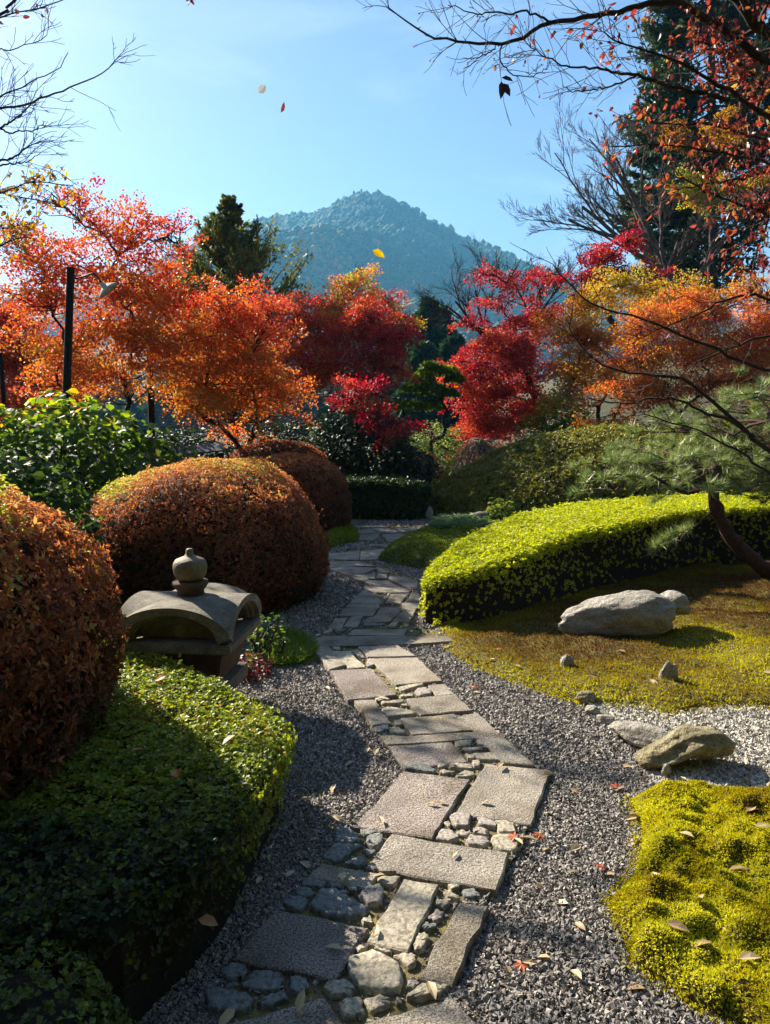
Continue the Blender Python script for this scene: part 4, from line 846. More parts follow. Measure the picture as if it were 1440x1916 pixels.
def loose_bush(name, label, c, rad, h, mat, n, size, tint, T=T_OVAL, wid=0.9, bark=M_BARK, group=None, cat='shrub', z0=0.05, stems=14, inner=0.5, lean=0.35, lumps=0.35, tintpatch=None):
    """unclipped shrub: stems from the ground and loose leaves through its volume"""
    c = np.asarray(c, float); t = thing(name, label, cat, (c[0], c[1], c[2] if len(c) > 2 else 0), group); zb = c[2] if len(c) > 2 else 0.0
    cen = np.array([c[0], c[1], zb + z0 + (h - z0) / 2]); Rv = np.array([rad[0], rad[1], (h - z0) / 2])
    w = rdir(n); rr = 1 - inner * rng.random(n) ** 2
    lum = 1 + lumps * (fbm(w * 2.6 + c[0] * 3.7, 41, 3) - 0.5) * 2
    pos = cen + w * (rr * lum)[:, None] * Rv
    ax = nrmz(w * 0.7 + rdir(n) * 0.8 + np.array([0, 0, -0.1])); nm = nrmz(np.array([0, 0, 0.9]) + w * 0.4 + rdir(n) * lean * 2)
    tt = tint[0] + tint[1] * rng.normal(size=n) + (tintpatch(pos) if tintpatch else 0)
    leaves('foliage', T, pos, nm, ax, size * (0.6 + 0.7 * rng.random(n)), wid, tt, mat, t)
    tb = Tubes()
    for k in range(stems):
        e = cen + rdir(1)[0] * Rv * 0.85; e[2] = max(e[2], zb + h * 0.35)
        P = branch_to(tb, [c[0] + rng.normal() * rad[0] * 0.15, c[1] + rng.normal() * rad[1] * 0.15, zb - 0.02], e, 0.012 + 0.01 * h, 0.004, n=7, k=4)
        for j in range(3): branch_to(tb, P[3 + j], P[3 + j] + rdir(1)[0] * Rv * 0.45, 0.007, 0.002, n=4, k=3)
    tb.build('stems', bark, t)
    return t
loose_bush('broadleaf_shrub', 'broad leaved evergreen shrub with yellow green tips below the lamp posts', (-3.5, 8.0), (1.35, 0.9), 1.86, M_BROAD, 5200, 0.10, (0.38, 0.2), tintpatch=lambda p: 0.42 * np.clip((p[:, 2] - 1.3) / 0.5, 0, 1), lean=0.5, stems=22)
loose_bush('broadleaf_shrub', 'dark shaded evergreen shrub between the nearest azalea and the russet one', (-2.95, 5.6), (0.78, 0.62), 1.42, M_BROAD, 4200, 0.075, (0.2, 0.2), stems=14, lean=0.5)
loose_bush('camellia_shrub', 'dark glossy camellia left of the pruned pine, over the far dark hedge', (-0.55, 14.6), (1.0, 0.8), 2.05, M_DARK, 6000, 0.085, (0.5, 0.25), stems=12)
loose_bush('camellia_shrub', 'dark shrub under the crimson maples behind the farthest azalea', (-1.9, 15.4), (1.2, 0.8), 1.6, M_DARK, 6000, 0.085, (0.4, 0.2), stems=12)
loose_bush('camellia_shrub', 'dark shrub under the orange maples behind the roofed fence', (-3.9, 14.6), (1.5, 0.8), 1.5, M_DARK, 6500, 0.085, (0.4, 0.22), stems=12)
loose_bush('camellia_shrub', 'dark bush with a russet rim beside the pale gap at the path end', (0.45, 14.5), (0.5, 0.5), 1.15, M_DARK, 3200, 0.07, (0.35, 0.2), stems=8)
loose_bush('small_shrub', 'small light leaved shrub standing beside the stone post', tuple(G(935, 997)[:2]) , (0.19, 0.16), 0.50, M_BROAD, 420, 0.06, (0.6, 0.22), stems=6)
loose_bush('small_shrub', 'sparse twiggy shrub on the grass beside the stone lantern', tuple(G(497, 1240)[:2]), (0.16, 0.16), 0.33, M_BROAD, 160, 0.03, (0.5, 0.2), stems=9)
loose_bush('small_shrub', 'low dark red seedling below the right corner of the stone lantern', tuple(G(462, 1268)[:2]), (0.15, 0.13), 0.15, M_CHERRY, 300, 0.03, (0.08, 0.12), stems=6, z0=0.0)
loose_bush('pale_shrub', 'pale leaved shrub beyond the path turn under the pruned pine', (1.15, 17.6), (0.75, 0.6), 1.55, M_GRASS, 4200, 0.06, (0.85, 0.2), stems=14)
loose_bush('pale_shrub', 'rusty low shrub beside the far standing stone', (0.85, 16.9), (0.45, 0.45), 0.95, M_AZALEA, 2600, 0.05, (0.6, 0.2), stems=10)
loose_bush('pale_shrub', 'green and gold shrub at the foot of the right crimson maple', (3.9, 17.0), (0.9, 0.7), 2.1, M_BROAD, 4200, 0.08, (0.75, 0.2), stems=12)

for px, py, y, rx, h, mt_, ti, lab in ((1075, 790, 17.0, 0.8, 1.3, M_BROAD, 0.6, 'leafy green shrub showing between the crimson and golden maples'), (1180, 790, 16.2, 1.3, 1.0, M_OLIVE, 0.6, 'low rusty green shrub under the wide orange maple, behind the olive mound'), (1330, 790, 16.0, 1.5, 1.3, M_OLIVE, 0.55, 'pale shrub behind the pine under the wide orange maple'), (1450, 760, 16.0, 1.3, 1.7, M_BROAD, 0.6, 'green shrub at the right edge behind the pine')):
    q = D(px, py, y); loose_bush('hill_shrub', lab, (q[0], q[1], 0.0), (rx, 0.8), q[2] + 0.1 * h, mt_, 5200, 0.075, (ti, 0.22), stems=14)
# weeping pale twigs near the far stone
def weeping():
    c = D(900, 870, 16.8); t = thing('weeping_shrub', 'bare weeping shrub of pale hanging twigs beside the far standing stone', 'shrub', (c[0], c[1], 0))
    tb = Tubes(); tb.add(curve_pts([[c[0], c[1], -0.05], [c[0] + .03, c[1], 0.6], [c[0], c[1], 1.15]], 6), np.linspace(.03, .015, 6), 5)
    for k in range(240):
        a = rng.random() * 6.283; rr = rng.random() ** 0.5 * 0.85; top = np.array([c[0], c[1], 0.9 + 0.35 * rng.random()])
        e = np.array([c[0] + math.cos(a) * rr, c[1] + math.sin(a) * rr * 0.7, 0.1 + 0.5 * rng.random()]); m = (top + e) / 2 + np.array([0, 0, 0.3])
        tb.add(curve_pts([top, m, e], 6, 0.01), np.linspace(0.006, 0.003, 6), 3)
    tb.build('twigs', rough_mat('pale twigs', [(0.3, (0.16, 0.13, 0.10)), (0.7, (0.30, 0.26, 0.20))], scale=20), t)
weeping()
# liriope tuft on the knoll
def liriope():
    P = sample_poly([G(815, 1018)[:2], G(830, 992)[:2], G(880, 992)[:2], G(908, 1010)[:2], G(890, 1022)[:2]], 90); t = None
    pos, ax = [], []
    for p in P:
        z = zC(np.array([p]))[0]
        for k in range(34):
            a = rng.random() * 6.283; pos.append([p[0] + rng.normal() * .015, p[1] + rng.normal() * .015, z]); ax.append([math.cos(a) * .8, math.sin(a) * .8, 0.9])
    pos, ax = np.array(pos), np.array(ax); n = len(pos)
    m = leaf_mat('liriope blades', [(0, (0.05, 0.11, 0.05)), (0.6, (0.16, 0.25, 0.12)), (1, (0.36, 0.42, 0.26))], trans=0.3, rough=0.35, spec=0.5)
    o = leaves('grass', T_RHOMB, pos, rdir(n) * .5 + [0, 0, 1], ax, 0.17 * (0.6 + 0.6 * rng.random(n)), 0.09, 0.5 + 0.25 * rng.normal(size=n), m)
    tag(o, kind='stuff')
liriope()

# ------------------------------------------------------------------ STONE LANTERN
def lathe(bm, prof, c, k=32):
    rings = []
    for (r, z) in prof:
        if r < 1e-4: rings.append([bm.verts.new((c[0], c[1], c[2] + z))])
        else: rings.append([bm.verts.new((c[0] + r * math.cos(2 * math.pi * j / k), c[1] + r * math.sin(2 * math.pi * j / k), c[2] + z)) for j in range(k)])
    for a, b in zip(rings[:-1], rings[1:]):
        for j in range(k):
            j2 = (j + 1) % k
            if len(a) == 1 and len(b) > 1: bm.faces.new([a[0], b[j2], b[j]])
            elif len(b) == 1 and len(a) > 1: bm.faces.new([a[j], a[j2], b[0]])
            elif len(a) > 1: bm.faces.new([a[j], a[j2], b[j2], b[j]])
def box(bm, lo, hi, rot=0.0, c=(0, 0)):
    vs = []
    for x in (lo[0], hi[0]):
        for y in (lo[1], hi[1]):
            for z in (lo[2], hi[2]):
                cx, sx = math.cos(rot), math.sin(rot); vs.append(bm.verts.new((c[0] + x * cx - y * sx, c[1] + x * sx + y * cx, z)))
    for f in ((0, 1, 3, 2), (4, 6, 7, 5), (0, 4, 5, 1), (2, 3, 7, 6), (0, 2, 6, 4), (1, 5, 7, 3)): bm.faces.new([vs[i] for i in f])
    return vs
def lantern():
    c = np.array([-1.075, 4.12]); rot = R(-6); W = 0.315; z0, rise = 0.462, 0.19
    t = thing('stone_lantern', 'low lichened stone lantern with arched gable roof behind the green hedge', 'lantern', (c[0], c[1], 0))
    cr, sr = math.cos(rot), math.sin(rot)
    def w(x, y, z): return (c[0] + x * cr - y * sr, c[1] + x * sr + y * cr, z)
    f = lambda s: z0 + rise * math.sqrt(max(1 - (0.985 * s / W) ** 2, 0)) ** 0.92
    fi = lambda s, q: z0 + (rise - 0.0) * q * math.sqrt(max(1 - (s / (W * q)) ** 2, 0))
    bm = bmesh.new(); N = 40; g = [[None] * (N + 1) for _ in range(N + 1)]
    for i in range(N + 1):
        for j in range(N + 1):
            x, y = -W + 2 * W * i / N, -W + 2 * W * j / N; fx, fy = f(x), f(y); k = 40
            z = max(fx, fy); z += 0.004 * math.exp(-abs(fx - fy) * 60) 
            g[i][j] = bm.verts.new(w(x, y, z))
    for i in range(N):
        for j in range(N): bm.faces.new([g[i][j], g[i + 1][j], g[i + 1][j + 1], g[i][j + 1]])
    # gable faces: outer band, recess and inner steps on all four sides
    for side in range(4):
        def s3(s, d, z):
            x, y = [(s, -W + d), (W - d, s), (-s, W - d), (-W + d, -s)][side]; return bm.verts.new(w(x, y, z))
        prevs = None; M = 32; rows = []
        for (q, d) in ((1.0, 0.0), (0.80, 0.0), (0.795, 0.03), (0.74, 0.032), (0.735, 0.055), (0.69, 0.057), (0.685, 0.11)):
            row = []
            for i in range(M + 1):
                a = math.pi * i / M; s = -W * q * math.cos(a); z = f(s) if q == 1.0 else z0 + 0.004 + (rise * (q - 0.02)) * math.sin(a)
                row.append(s3(s, d, z))
            rows.append(row)
        for r1, r2 in zip(rows[:-1], rows[1:]):
            for i in range(M): bm.faces.new([r1[i], r1[i + 1], r2[i + 1], r2[i]])
        fc = bm.faces.new(rows[-1])
    from_bm('roof', bm, M_LANTERN, t, False)
    bm = bmesh.new(); box(bm, (-W + 0.004, -W + 0.004, z0 - 0.055), (W - 0.004, W - 0.004, z0 - 0.001), rot, c)
    bmesh.ops.bevel(bm, geom=bm.edges[:], offset=0.008, segments=2, affect='EDGES'); from_bm('eave_slab', bm, M_LANTERN, t)
    bm = bmesh.new(); v = box(bm, (-0.20, -0.20, 0.20), (0.20, 0.20, z0 - 0.062), rot, c)
    for q in v:
        if q.co.z > 0.3: q.co.x = c[0] + (q.co.x - c[0]) * 1.25; q.co.y = c[1] + (q.co.y - c[1]) * 1.25
    bmesh.ops.bevel(bm, geom=bm.edges[:], offset=0.01, segments=2, affect='EDGES'); from_bm('fire_box', bm, M_LANTERN_D, t)
    bm = bmesh.new(); box(bm, (-0.24, -0.24, 0.12), (0.24, 0.24, 0.198), rot, c); box(bm, (-0.14, -0.14, -0.02), (0.14, 0.14, 0.118), rot, c)
    from_bm('pedestal', bm, M_LANTERN, t)
    zt = z0 + rise - 0.004
    bm = bmesh.new(); lathe(bm, [(0.0, 0.0), (0.065, 0.0), (0.075, 0.012), (0.072, 0.03), (0.088, 0.05), (0.099, 0.068), (0.095, 0.082), (0.05, 0.086), (0, 0.087)], (c[0], c[1], zt)); fb = from_bm('finial_bowl', bm, M_LANTERN_D, t, True)
    bm = bmesh.new(); lathe(bm, [(0.0, 0.0), (0.06, 0.0), (0.075, 0.012), (0.089, 0.04), (0.093, 0.07), (0.091, 0.095), (0.078, 0.116), (0.05, 0.128), (0.03, 0.135), (0.022, 0.148), (0.019, 0.170), (0.015, 0.176), (0, 0.177)], (c[0], c[1], zt + 0.086)); from_bm('finial_jewel', bm, rough_mat('mossy jewel stone', [(0.3, (0.07, 0.05, 0.02)), (0.7, (0.20, 0.165, 0.085))], scale=14, bump=0.6, bscale=70, rough=0.6, spec=0.4), fb, True)
lantern()

# stone post
b = G(900, 1002)
bm = bmesh.new(); lathe(bm, [(0.0, -0.02), (0.11, -0.02), (0.107, 0.15), (0.103, 0.27), (0.092, 0.305), (0.06, 0.325), (0, 0.33)], (b[0], b[1] + 0.1, 0), 20)
for v in bm.verts: v.co.x += 0.008 * math.sin(v.co.z * 30 + v.co.y * 40)
tag(from_bm('stone_post', bm, M_LANTERN, None, True, origin=(b[0], b[1] + 0.1, 0)), 'short rounded stone post at the corner of the olive mound hedge', 'post')

# ------------------------------------------------------------------ LAMP POSTS AND FENCE
def lamp(px_top, py_top, px_bot, y, label, arm=(62, 22), shade=True, flip=1, r=0.046):
    top = D(px_top, py_top, y); bot = D(px_bot, 742, y); d = (top - bot); foot = bot - d * (bot[2] / d[2])
    t = thing('lamp_post', label, 'lamp post', (foot[0], foot[1], 0), 'black garden lamp posts')
    tb = Tubes(); tb.add(np.array([foot + [0, 0, -0.05], foot * 0.5 + top * 0.5, top]), [r, r, r * 0.96], 12); o = tb.build('pole', M_BLACKWOOD, t)
    bm = bmesh.new(); lathe(bm, [(0, 0), (r * 0.96, -0.002), (r * 0.99, 0.012), (0, 0.016)], tuple(top), 12); from_bm('pole_cap', bm, M_BLACKWOOD, t)
    if shade:
        a = top + np.array([r, 0, -0.11]); e = a + np.array([0.33, -0.05, -0.07])
        tb = Tubes(); tb.add(curve_pts([a, a + [0.10, -0.01, 0.02], a + [0.22, -0.03, 0.05], e + [-0.04, 0, 0.06], e], 14), 0.011, 8); tb.build('arm', M_IRON, t)
        # tilted enamel reflector
        bm = bmesh.new(); lathe(bm, [(0.0, 0.07), (0.03, 0.07), (0.035, 0.03), (0.06, 0.015), (0.115, -0.02), (0.135, -0.045), (0.131, -0.05), (0.11, -0.026), (0.05, 0.008), (0, 0.012)], (0, 0, 0), 28)
        ax = Vector((0.64, 0.22, -0.73)).normalized(); q = Vector((0, 0, -1)).rotation_difference(ax)
        ctr = Vector([float(v) for v in e]) + ax * 0.05
        for v in bm.verts: v.co = ctr + q @ v.co
        s = from_bm('lamp_shade', bm, M_ENAMEL, t, True)
        bm = bmesh.new(); bmesh.ops.create_uvsphere(bm, u_segments=14, v_segments=10, radius=0.032)
        for v in bm.verts: v.co = ctr + q @ (v.co + Vector((0, 0, -0.028)))
        from_bm('bulb', bm, M_BULB, s, True)
    return t
lamp(132, 503, 124, 9.0, 'nearer black lamp post with tilted enamel shade above the evergreen shrub')
lamp(278, 602, 282, 13.0, 'farther black lamp post half hidden among orange maple leaves', r=0.055)
lamp(1, 662, 6, 9.6, 'bare black post without a lamp at the left edge', shade=False, r=0.028)
def fence():
    y = 10.6; A, B = D(120, 860, y), D(418, 832, y + 0.6); dirv = B - A; L = np.linalg.norm(dirv[:2]); t = thing('roofed_fence', 'dark wooden fence with a little shingled roof behind the russet azalea', 'fence', (A[0], A[1], 0))
    u = dirv / L; ang = math.atan2(dirv[1], dirv[0])
    def bx(bm, s0, s1, d0, d1, z0, z1):
        vs = box(bm, (s0, d0, z0), (s1, d1, z1), ang, (A[0], A[1]))
        for v in vs:
            s = (v.co.x - A[0]) * u[0] + (v.co.y - A[1]) * u[1]; v.co.z += A[2] - 1.05 + (B[2] - A[2]) * s / L - 0.12 if v.co.z > 0 else 0
    bm = bmesh.new(); bx(bm, 0, L, -0.01, 0.01, 0.04, 1.0); from_bm('boards', bm, M_BLACKWOOD, t)
    for k in range(4):
        bm = bmesh.new(); s = L * k / 3; s = min(max(s, .05), L - .05); bx(bm, s - .045, s + .045, -0.06, -0.0125, -0.02, 1.05); from_bm('post', bm, M_BLACKWOOD, t)
    for sgn in (-1, 1):
        bm = bmesh.new(); V = []
        nS = 14
        for k in range(nS):
            s0, s1 = L * k / nS, L * (k + 1) / nS - 0.006; dz = 0.004 * rng.random()
            def q(s, d, z): return bm.verts.new((A[0] + u[0] * s - u[1] * d, A[1] + u[1] * s + u[0] * d, A[2] + (B[2] - A[2]) * s / L + z + dz))
            a = [q(s0, sgn * 0.01, 0.03), q(s1, sgn * 0.01, 0.03), q(s1, sgn * 0.24, -0.07), q(s0, sgn * 0.24, -0.07)]
            b2 = [q(s0, sgn * 0.01, 0.01), q(s1, sgn * 0.01, 0.01), q(s1, sgn * 0.24, -0.09), q(s0, sgn * 0.24, -0.09)]
            bm.faces.new(a); bm.faces.new(b2)
            for i in range(4): bm.faces.new([a[i], a[(i + 1) % 4], b2[(i + 1) % 4], b2[i]])
        from_bm('shingle_roof', bm, M_SHINGLE, t)
fence()

# ------------------------------------------------------------------ TREES
mt = dict(mat=M_MAPLE, bark=M_BARK, cat='tree', group='autumn maples')
clump_tree('maple_tree', 'tall orange maple with thin pinkish top behind the nearer lamp post', base=(-4.2, 12.2, 0), size=0.062, clumps=[
    (150, 415, 12, 80, 55, 0.36, .42), (250, 450, 12.3, 65, 50, 0.38, .42), (60, 475, 12, 70, 45, 0.42, .6), (330, 455, 12.2, 35, 45, 0.30, .45), (200, 520, 12, 100, 45, 0.42), (320, 545, 12.5, 70, 50, 0.42), (80, 560, 11.8, 80, 40, 0.45, .8),
    (250, 610, 12, 90, 45, 0.55), (140, 650, 11.6, 80, 45, 0.58, .9), (330, 650, 12.4, 70, 45, 0.58), (230, 700, 12.2, 80, 40, 0.62, .8), (110, 720, 11.8, 60, 35, 0.5, .7), (100, 380, 12, 40, 30, 0.25, .3)], stems=4, trunk_r=0.12, fork=0.28, tw=12, **mt)
clump_tree('maple_tree', 'soft red orange maple at the far left edge behind the bare post', base=(-7.6, 16, 0), size=0.07, clumps=[
    (20, 590, 16, 70, 45, 0.42, .8), (30, 670, 16, 80, 50, 0.4), (100, 720, 16, 60, 45, 0.4), (-40, 640, 16, 60, 60, 0.4), (150, 640, 16.5, 50, 40, .42, .7), (60, 750, 16, 70, 30, .5)], stems=2, **mt)
clump_tree('maple_tree', 'golden orange maple in the middle of the left row, under the conifer', base=(-2.7, 13.4, 0), size=0.062, clumps=[
    (425, 570, 13, 60, 40, 0.42), (395, 640, 13, 70, 45, 0.58), (470, 650, 13, 55, 50, 0.5), (390, 720, 12.8, 80, 40, 0.62), (460, 720, 13.2, 70, 45, 0.6, .9), (500, 590, 13.4, 50, 38, 0.34), (340, 745, 13, 60, 28, 0.68, .8), (530, 740, 13.4, 60, 40, 0.5, .6), (480, 790, 13.2, 70, 30, 0.5, .4)], stems=3, trunk_r=0.11, fork=0.3, **mt)
clump_tree('maple_tree', 'crimson maple with drooping sprays left of the pruned pine', base=(-1.0, 16.2, 0), size=0.065, clumps=[
    (560, 600, 17.0, 55, 38, 0.33), (620, 625, 17.0, 65, 50, 0.32), (690, 610, 16.6, 60, 40, 0.26), (600, 690, 17.0, 70, 45, 0.38), (700, 680, 16.6, 60, 45, 0.22), (735, 625, 16.6, 35, 35, 0.12), (640, 740, 14.2, 55, 28, 0.2, .6), (560, 690, 17.0, 45, 40, 0.38), (715, 745, 13.8, 45, 24, 0.10, .5), (755, 795, 13.6, 40, 16, 0.06), (700, 800, 13.6, 30, 16, 0.06, .6), (755, 690, 16.4, 25, 12, 0.22)], stems=2, trunk_r=0.10, fork=0.36, **mt)
clump_tree('maple_tree', 'green and red mottled maple with a leaning top against the mountain', base=(-0.6, 18.3, 0), size=0.07, clumps=[
    (672, 512, 18.0, 18, 18, 0.95, .9), (652, 545, 18.0, 34, 22, 0.62, .9), (690, 570, 18.0, 32, 24, 0.85), (615, 570, 18.2, 38, 22, 0.6), (640, 590, 18.0, 50, 22, 0.8), (730, 570, 18.0, 28, 25, 0.22, .5), (765, 600, 18.0, 26, 28, .8, .5)], tint_sd=0.16, fork=0.5, **mt)
clump_tree('maple_tree', 'crimson maple with an open twiggy top right of the pruned pine', base=D(1036, 862, 18.6) * [1, 1, 0], size=0.078, trunkpts=[D(1045, 905, 18.6) * [1, 1, 0], D(1028, 830, 18.6), D(1005, 760, 18.5), D(988, 705, 18.4)], clumps=[
    (900, 515, 18.4, 40, 26, 0.22, .2), (960, 505, 18.4, 45, 24, 0.2, .25), (1010, 540, 18.4, 35, 28, 0.16, .55), (930, 560, 18.4, 50, 24, 0.2, .25), (870, 600, 18.4, 26, 20, 0.2, .4), (1000, 600, 18.6, 45, 36, 0.2), (925, 640, 18.4, 60, 32, 0.22), (895, 690, 18.2, 55, 30, 0.2), (975, 675, 18.4, 45, 35, 0.22), (920, 740, 18.2, 65, 32, 0.24), (895, 795, 18.1, 42, 30, 0.28), (960, 795, 18.2, 50, 32, 0.25), (890, 845, 18.0, 35, 16, 0.3), (1000, 755, 18.4, 40, 30, 0.25, .8), (945, 850, 18.1, 40, 14, 0.32)], trunk_r=0.12, tw=13, **mt)
clump_tree('maple_tree', 'bright red maple peeping over the golden one on the hillside', base=D(1150, 620, 21), size=0.085, clumps=[
    (1130, 475, 21, 38, 18, 0.14), (1178, 452, 21, 22, 16, 0.16), (1108, 515, 21, 34, 16, 0.16), (1205, 512, 21, 40, 10, 0.08), (1105, 548, 21, 26, 16, 0.18), (1150, 500, 21, 40, 14, .15, .7)], trunk_r=0.1, fork=0.45, **mt)
clump_tree('maple_tree', 'golden olive maple between the crimson and orange ones on the right', base=D(1125, 800, 18.2) * [1, 1, 0], size=0.068, clumps=[
    (1060, 610, 17.7, 40, 36, 0.72), (1105, 565, 18.2, 40, 30, 0.80, .8), (1165, 530, 18.7, 40, 32, 0.9), (1110, 640, 17.8, 50, 34, 0.66), (1080, 690, 17.6, 45, 34, 0.72), (1060, 745, 17.6, 36, 28, 0.8, .8), (1130, 700, 17.8, 45, 30, 0.75), (1230, 545, 18.7, 45, 24, 0.85, .8)], trunk_r=0.09, fork=0.4, **mt)
clump_tree('maple_tree', 'wide orange maple covering the right slope above the pine', base=D(1270, 800, 16.8) * [1, 1, 0], size=0.066, clumps=[
    (1200, 600, 16.3, 60, 35, 0.6), (1280, 590, 16.6, 60, 34, 0.5), (1350, 580, 16.8, 60, 34, 0.52), (1300, 655, 16.2, 70, 38, 0.52), (1390, 660, 16.4, 60, 40, 0.48), (1190, 670, 16.0, 50, 34, 0.62), (1170, 735, 15.8, 55, 28, 0.5), (1430, 600, 16.8, 50, 40, 0.5), (1290, 545, 17.2, 50, 22, 0.75, .8), (1330, 720, 16.0, 60, 30, 0.55), (1240, 730, 15.8, 50, 28, .66, .7), (1420, 720, 16.0, 50, 30, .52), (1140, 800, 15.8, 50, 15, 0.6, .8), (1390, 545, 17.8, 50, 30, 0.7, .7)], trunk_r=0.12, fork=0.32, stems=2, **mt)

# cypress conifer on the left, far conifers, tall cedar on the right
def spray_conifer(name, label, base, top, prof, n, mat, size, tint, bark=M_BARK, per=46, group=None, droop=0.25, gaps=0.0, rise=0.35, trunk_r=0.12):
    """conifer of feathery boughs; prof = (height fraction, radius)"""
    base, top = np.asarray(base, float), np.asarray(top, float); t = thing(name, label, 'tree', base, group)
    tb = Tubes(); tb.add(curve_pts([base + [0, 0, -0.2], base * 0.5 + top * 0.5 + [0.03, 0, 0], top], 10), np.linspace(trunk_r, 0.015, 10), 7)
    hs, rs = zip(*prof); LP, LA, LT = [], [], []
    for k in range(n):
        f = hs[0] + (hs[-1] - hs[0]) * rng.random() ** 0.85; 
        r = np.interp(f, hs, rs) * (0.65 + 0.45 * rng.random()); a = rng.random() * 6.283
        if gaps and vnoise(np.array([[math.cos(a) * 1.5, math.sin(a) * 1.5, f * 6.0]]) + 5.1, 77)[0] < gaps: continue
        s = base + (top - base) * f; d = np.array([math.cos(a), math.sin(a), rise * (0.6 + 0.8 * rng.random())]); e = s + d * r
        m = (s + e) / 2 + np.array([0, 0, -droop * r * 0.4]); P = curve_pts([s, m, e], 7); tb.add(P, np.linspace(0.012 + r * 0.012, 0.004, 7), 3)
        q = 0.25 + 0.75 * rng.random(per) ** 0.7; i = q * 6; i0 = np.clip(i.astype(int), 0, 5); pos = P[i0] + (P[i0 + 1] - P[i0]) * (i - i0)[:, None]
        side = np.cross(nrmz(e - s), [0, 0, 1.0]); w = rng.normal(size=per) * 0.16 * r * (1.1 - q * 0.7)
        pos = pos + side * w[:, None] + rng.normal(size=(per, 3)) * 0.04 * r
        LP.append(pos); LA.append(nrmz(e - s) * 0.9 + side * np.sign(w)[:, None] * 0.6 + rng.normal(size=(per, 3)) * 0.3 + [0, 0, 0.1]); LT.append(np.full(per, tint[0] + rng.normal() * tint[1]) + rng.normal(size=per) * 0.12)
    LP, LA, LT = map(np.concatenate, (LP, LA, LT)); n2 = len(LP)
    tb.build('trunk', bark, t)
    leaves('crown', T_TRI, LP, rdir(n2) + [0, 0, .8], LA, size * (0.6 + 0.8 * rng.random(n2)), 0.42, LT, mat, t)
    return t
cb = D(435, 700, 20) * [1, 1, 0]
spray_conifer('cypress_tree', 'feathery green cypress rising behind the left maples beside the mountain', cb, D(428, 375, 20), [(0.15, 1.9), (0.5, 2.0), (0.62, 1.7), (0.72, 1.05), (0.84, 0.55), (0.93, 0.3), (1.0, 0.12)], 360, M_CONIFER, 0.085, (0.85, 0.2), rise=0.85, per=130, droop=0.3, gaps=0.2)
for px, py, y, lab in ((802, 566, 42, 'pointed dark conifer in the gap below the mountain'), (826, 585, 46, 'lower pale conifer right of the pointed dark one'), (770, 590, 44, 'dark conifer left of the pointed one, behind crimson leaves'), (848, 640, 40, 'short dark conifer behind the right crimson maple'), (735, 640, 40, 'shadowy conifer behind the left crimson maple'), (790, 650, 38, 'wide dark conifer directly over the pruned pine')):
    tp = D(px, py, y); spray_conifer('conifer_tree', lab, tp * [1, 1, 0], tp, [(0.02, 2.0), (0.4, 1.7), (0.8, 0.7), (1, 0.1)], 150, M_CONIFER, 0.42, (0.25, 0.12), per=40, group='conifers in the gap below the mountain')
tp = D(1330, -160, 27); bp = D(1330, 560, 27)
spray_conifer('cedar_tree', 'tall dark cedar filling the upper right corner', bp, tp, [(0.0, 2.2), (0.2, 3.2), (0.45, 2.7), (0.6, 2.2), (0.8, 2.1), (1, 0.8)], 520, M_CONIFER, 0.16, (0.3, 0.18), per=200, gaps=0.42, droop=0.55, rise=0.15, trunk_r=0.28)
tp = D(1235, 190, 26); bp = D(1240, 560, 26)
spray_conifer('cedar_tree', 'shorter dark cedar beside the bare tree at upper right', bp, tp, [(0.0, 1.0), (0.3, 1.5), (0.6, 1.3), (0.8, 0.8), (1, 0.3)], 240, M_CONIFER, 0.15, (0.42, 0.2), per=150, gaps=0.40, droop=0.5, rise=0.1, trunk_r=0.18)
clump_tree('yellow_tree', 'thin yellow green leaved tree in front of the tall cedar', 'tree', D(1330, 560, 23), [(1300, 345, 23, 45, 25, 0.95, .5), (1350, 360, 23, 50, 25, 0.9, .5), (1290, 375, 23, 30, 18, 0.9, .5), (1400, 350, 23, 40, 22, .8, .4), (1280, 250, 23, 40, 25, .3, .3), (1380, 230, 23, 50, 30, .35, .3)], M_YELLOW, M_BARK, 0.10, trunk_r=0.12, fork=0.5, dens=0.7)

# bare trees
def bare_tree(name, label, base, dirs, L, r, lev, bark, group='bare winter trees', **kw):
    t = thing(name, label, 'tree', base, group); tb = Tubes()
    for d, l2, r2, p in dirs: grow(tb, p, d, l2, r2, lev, **kw)
    tb.build('trunk', bark, t); return t
b1 = D(1268, 545, 24)
bare_tree('bare_tree', 'bare grey tree fanning to the left below the upper right cedar', b1, [((-0.55, 0, 0.85), 3.6, 0.12, b1), ((-0.75, 0.1, 0.55), 3.4, 0.09, b1 + [-0.3, 0, 0.5]), ((-0.35, 0.1, 1), 3.4, 0.10, b1 + [-0.6, 0, 1.0]), ((-0.9, 0, 0.35), 2.8, 0.07, b1 + [-0.8, 0, 1.2])], 0, 0, 5, M_GREYBARK, spread=0.5, up=0.10, kids=(3, 4), shrink=0.6, jit=0.07, minr=0.0045)
b2 = D(1000, 640, 22)
bare_tree('bare_tree', 'small bare tree beside the mountain foot, above the crimson maple', b2, [((0.05, 0, 1), 1.6, 0.05, b2), ((-0.6, 0, 0.8), 1.6, 0.04, b2 + [0, 0, 0.5]), ((0.5, 0, 0.9), 1.4, 0.04, b2 + [0, 0, 0.6])], 0, 0, 4, M_BARK, spread=0.55, up=0.06, kids=(3, 5), jit=0.1, minr=0.0038)
b3 = D(915, 640, 19)
bare_tree('bare_tree', 'twiggy leafless tree leaning left out of the crimson maple', b3, [((-0.75, 0, 0.7), 1.3, 0.05, b3), ((-0.95, 0, 0.5), 1.2, 0.04, b3 + [-0.1, 0, 0.2]), ((-0.4, 0, 0.9), 1.3, 0.04, b3)], 0, 0, 4, M_BARK, spread=0.45, up=0.04, kids=(3, 5), jit=0.08, minr=0.0035)
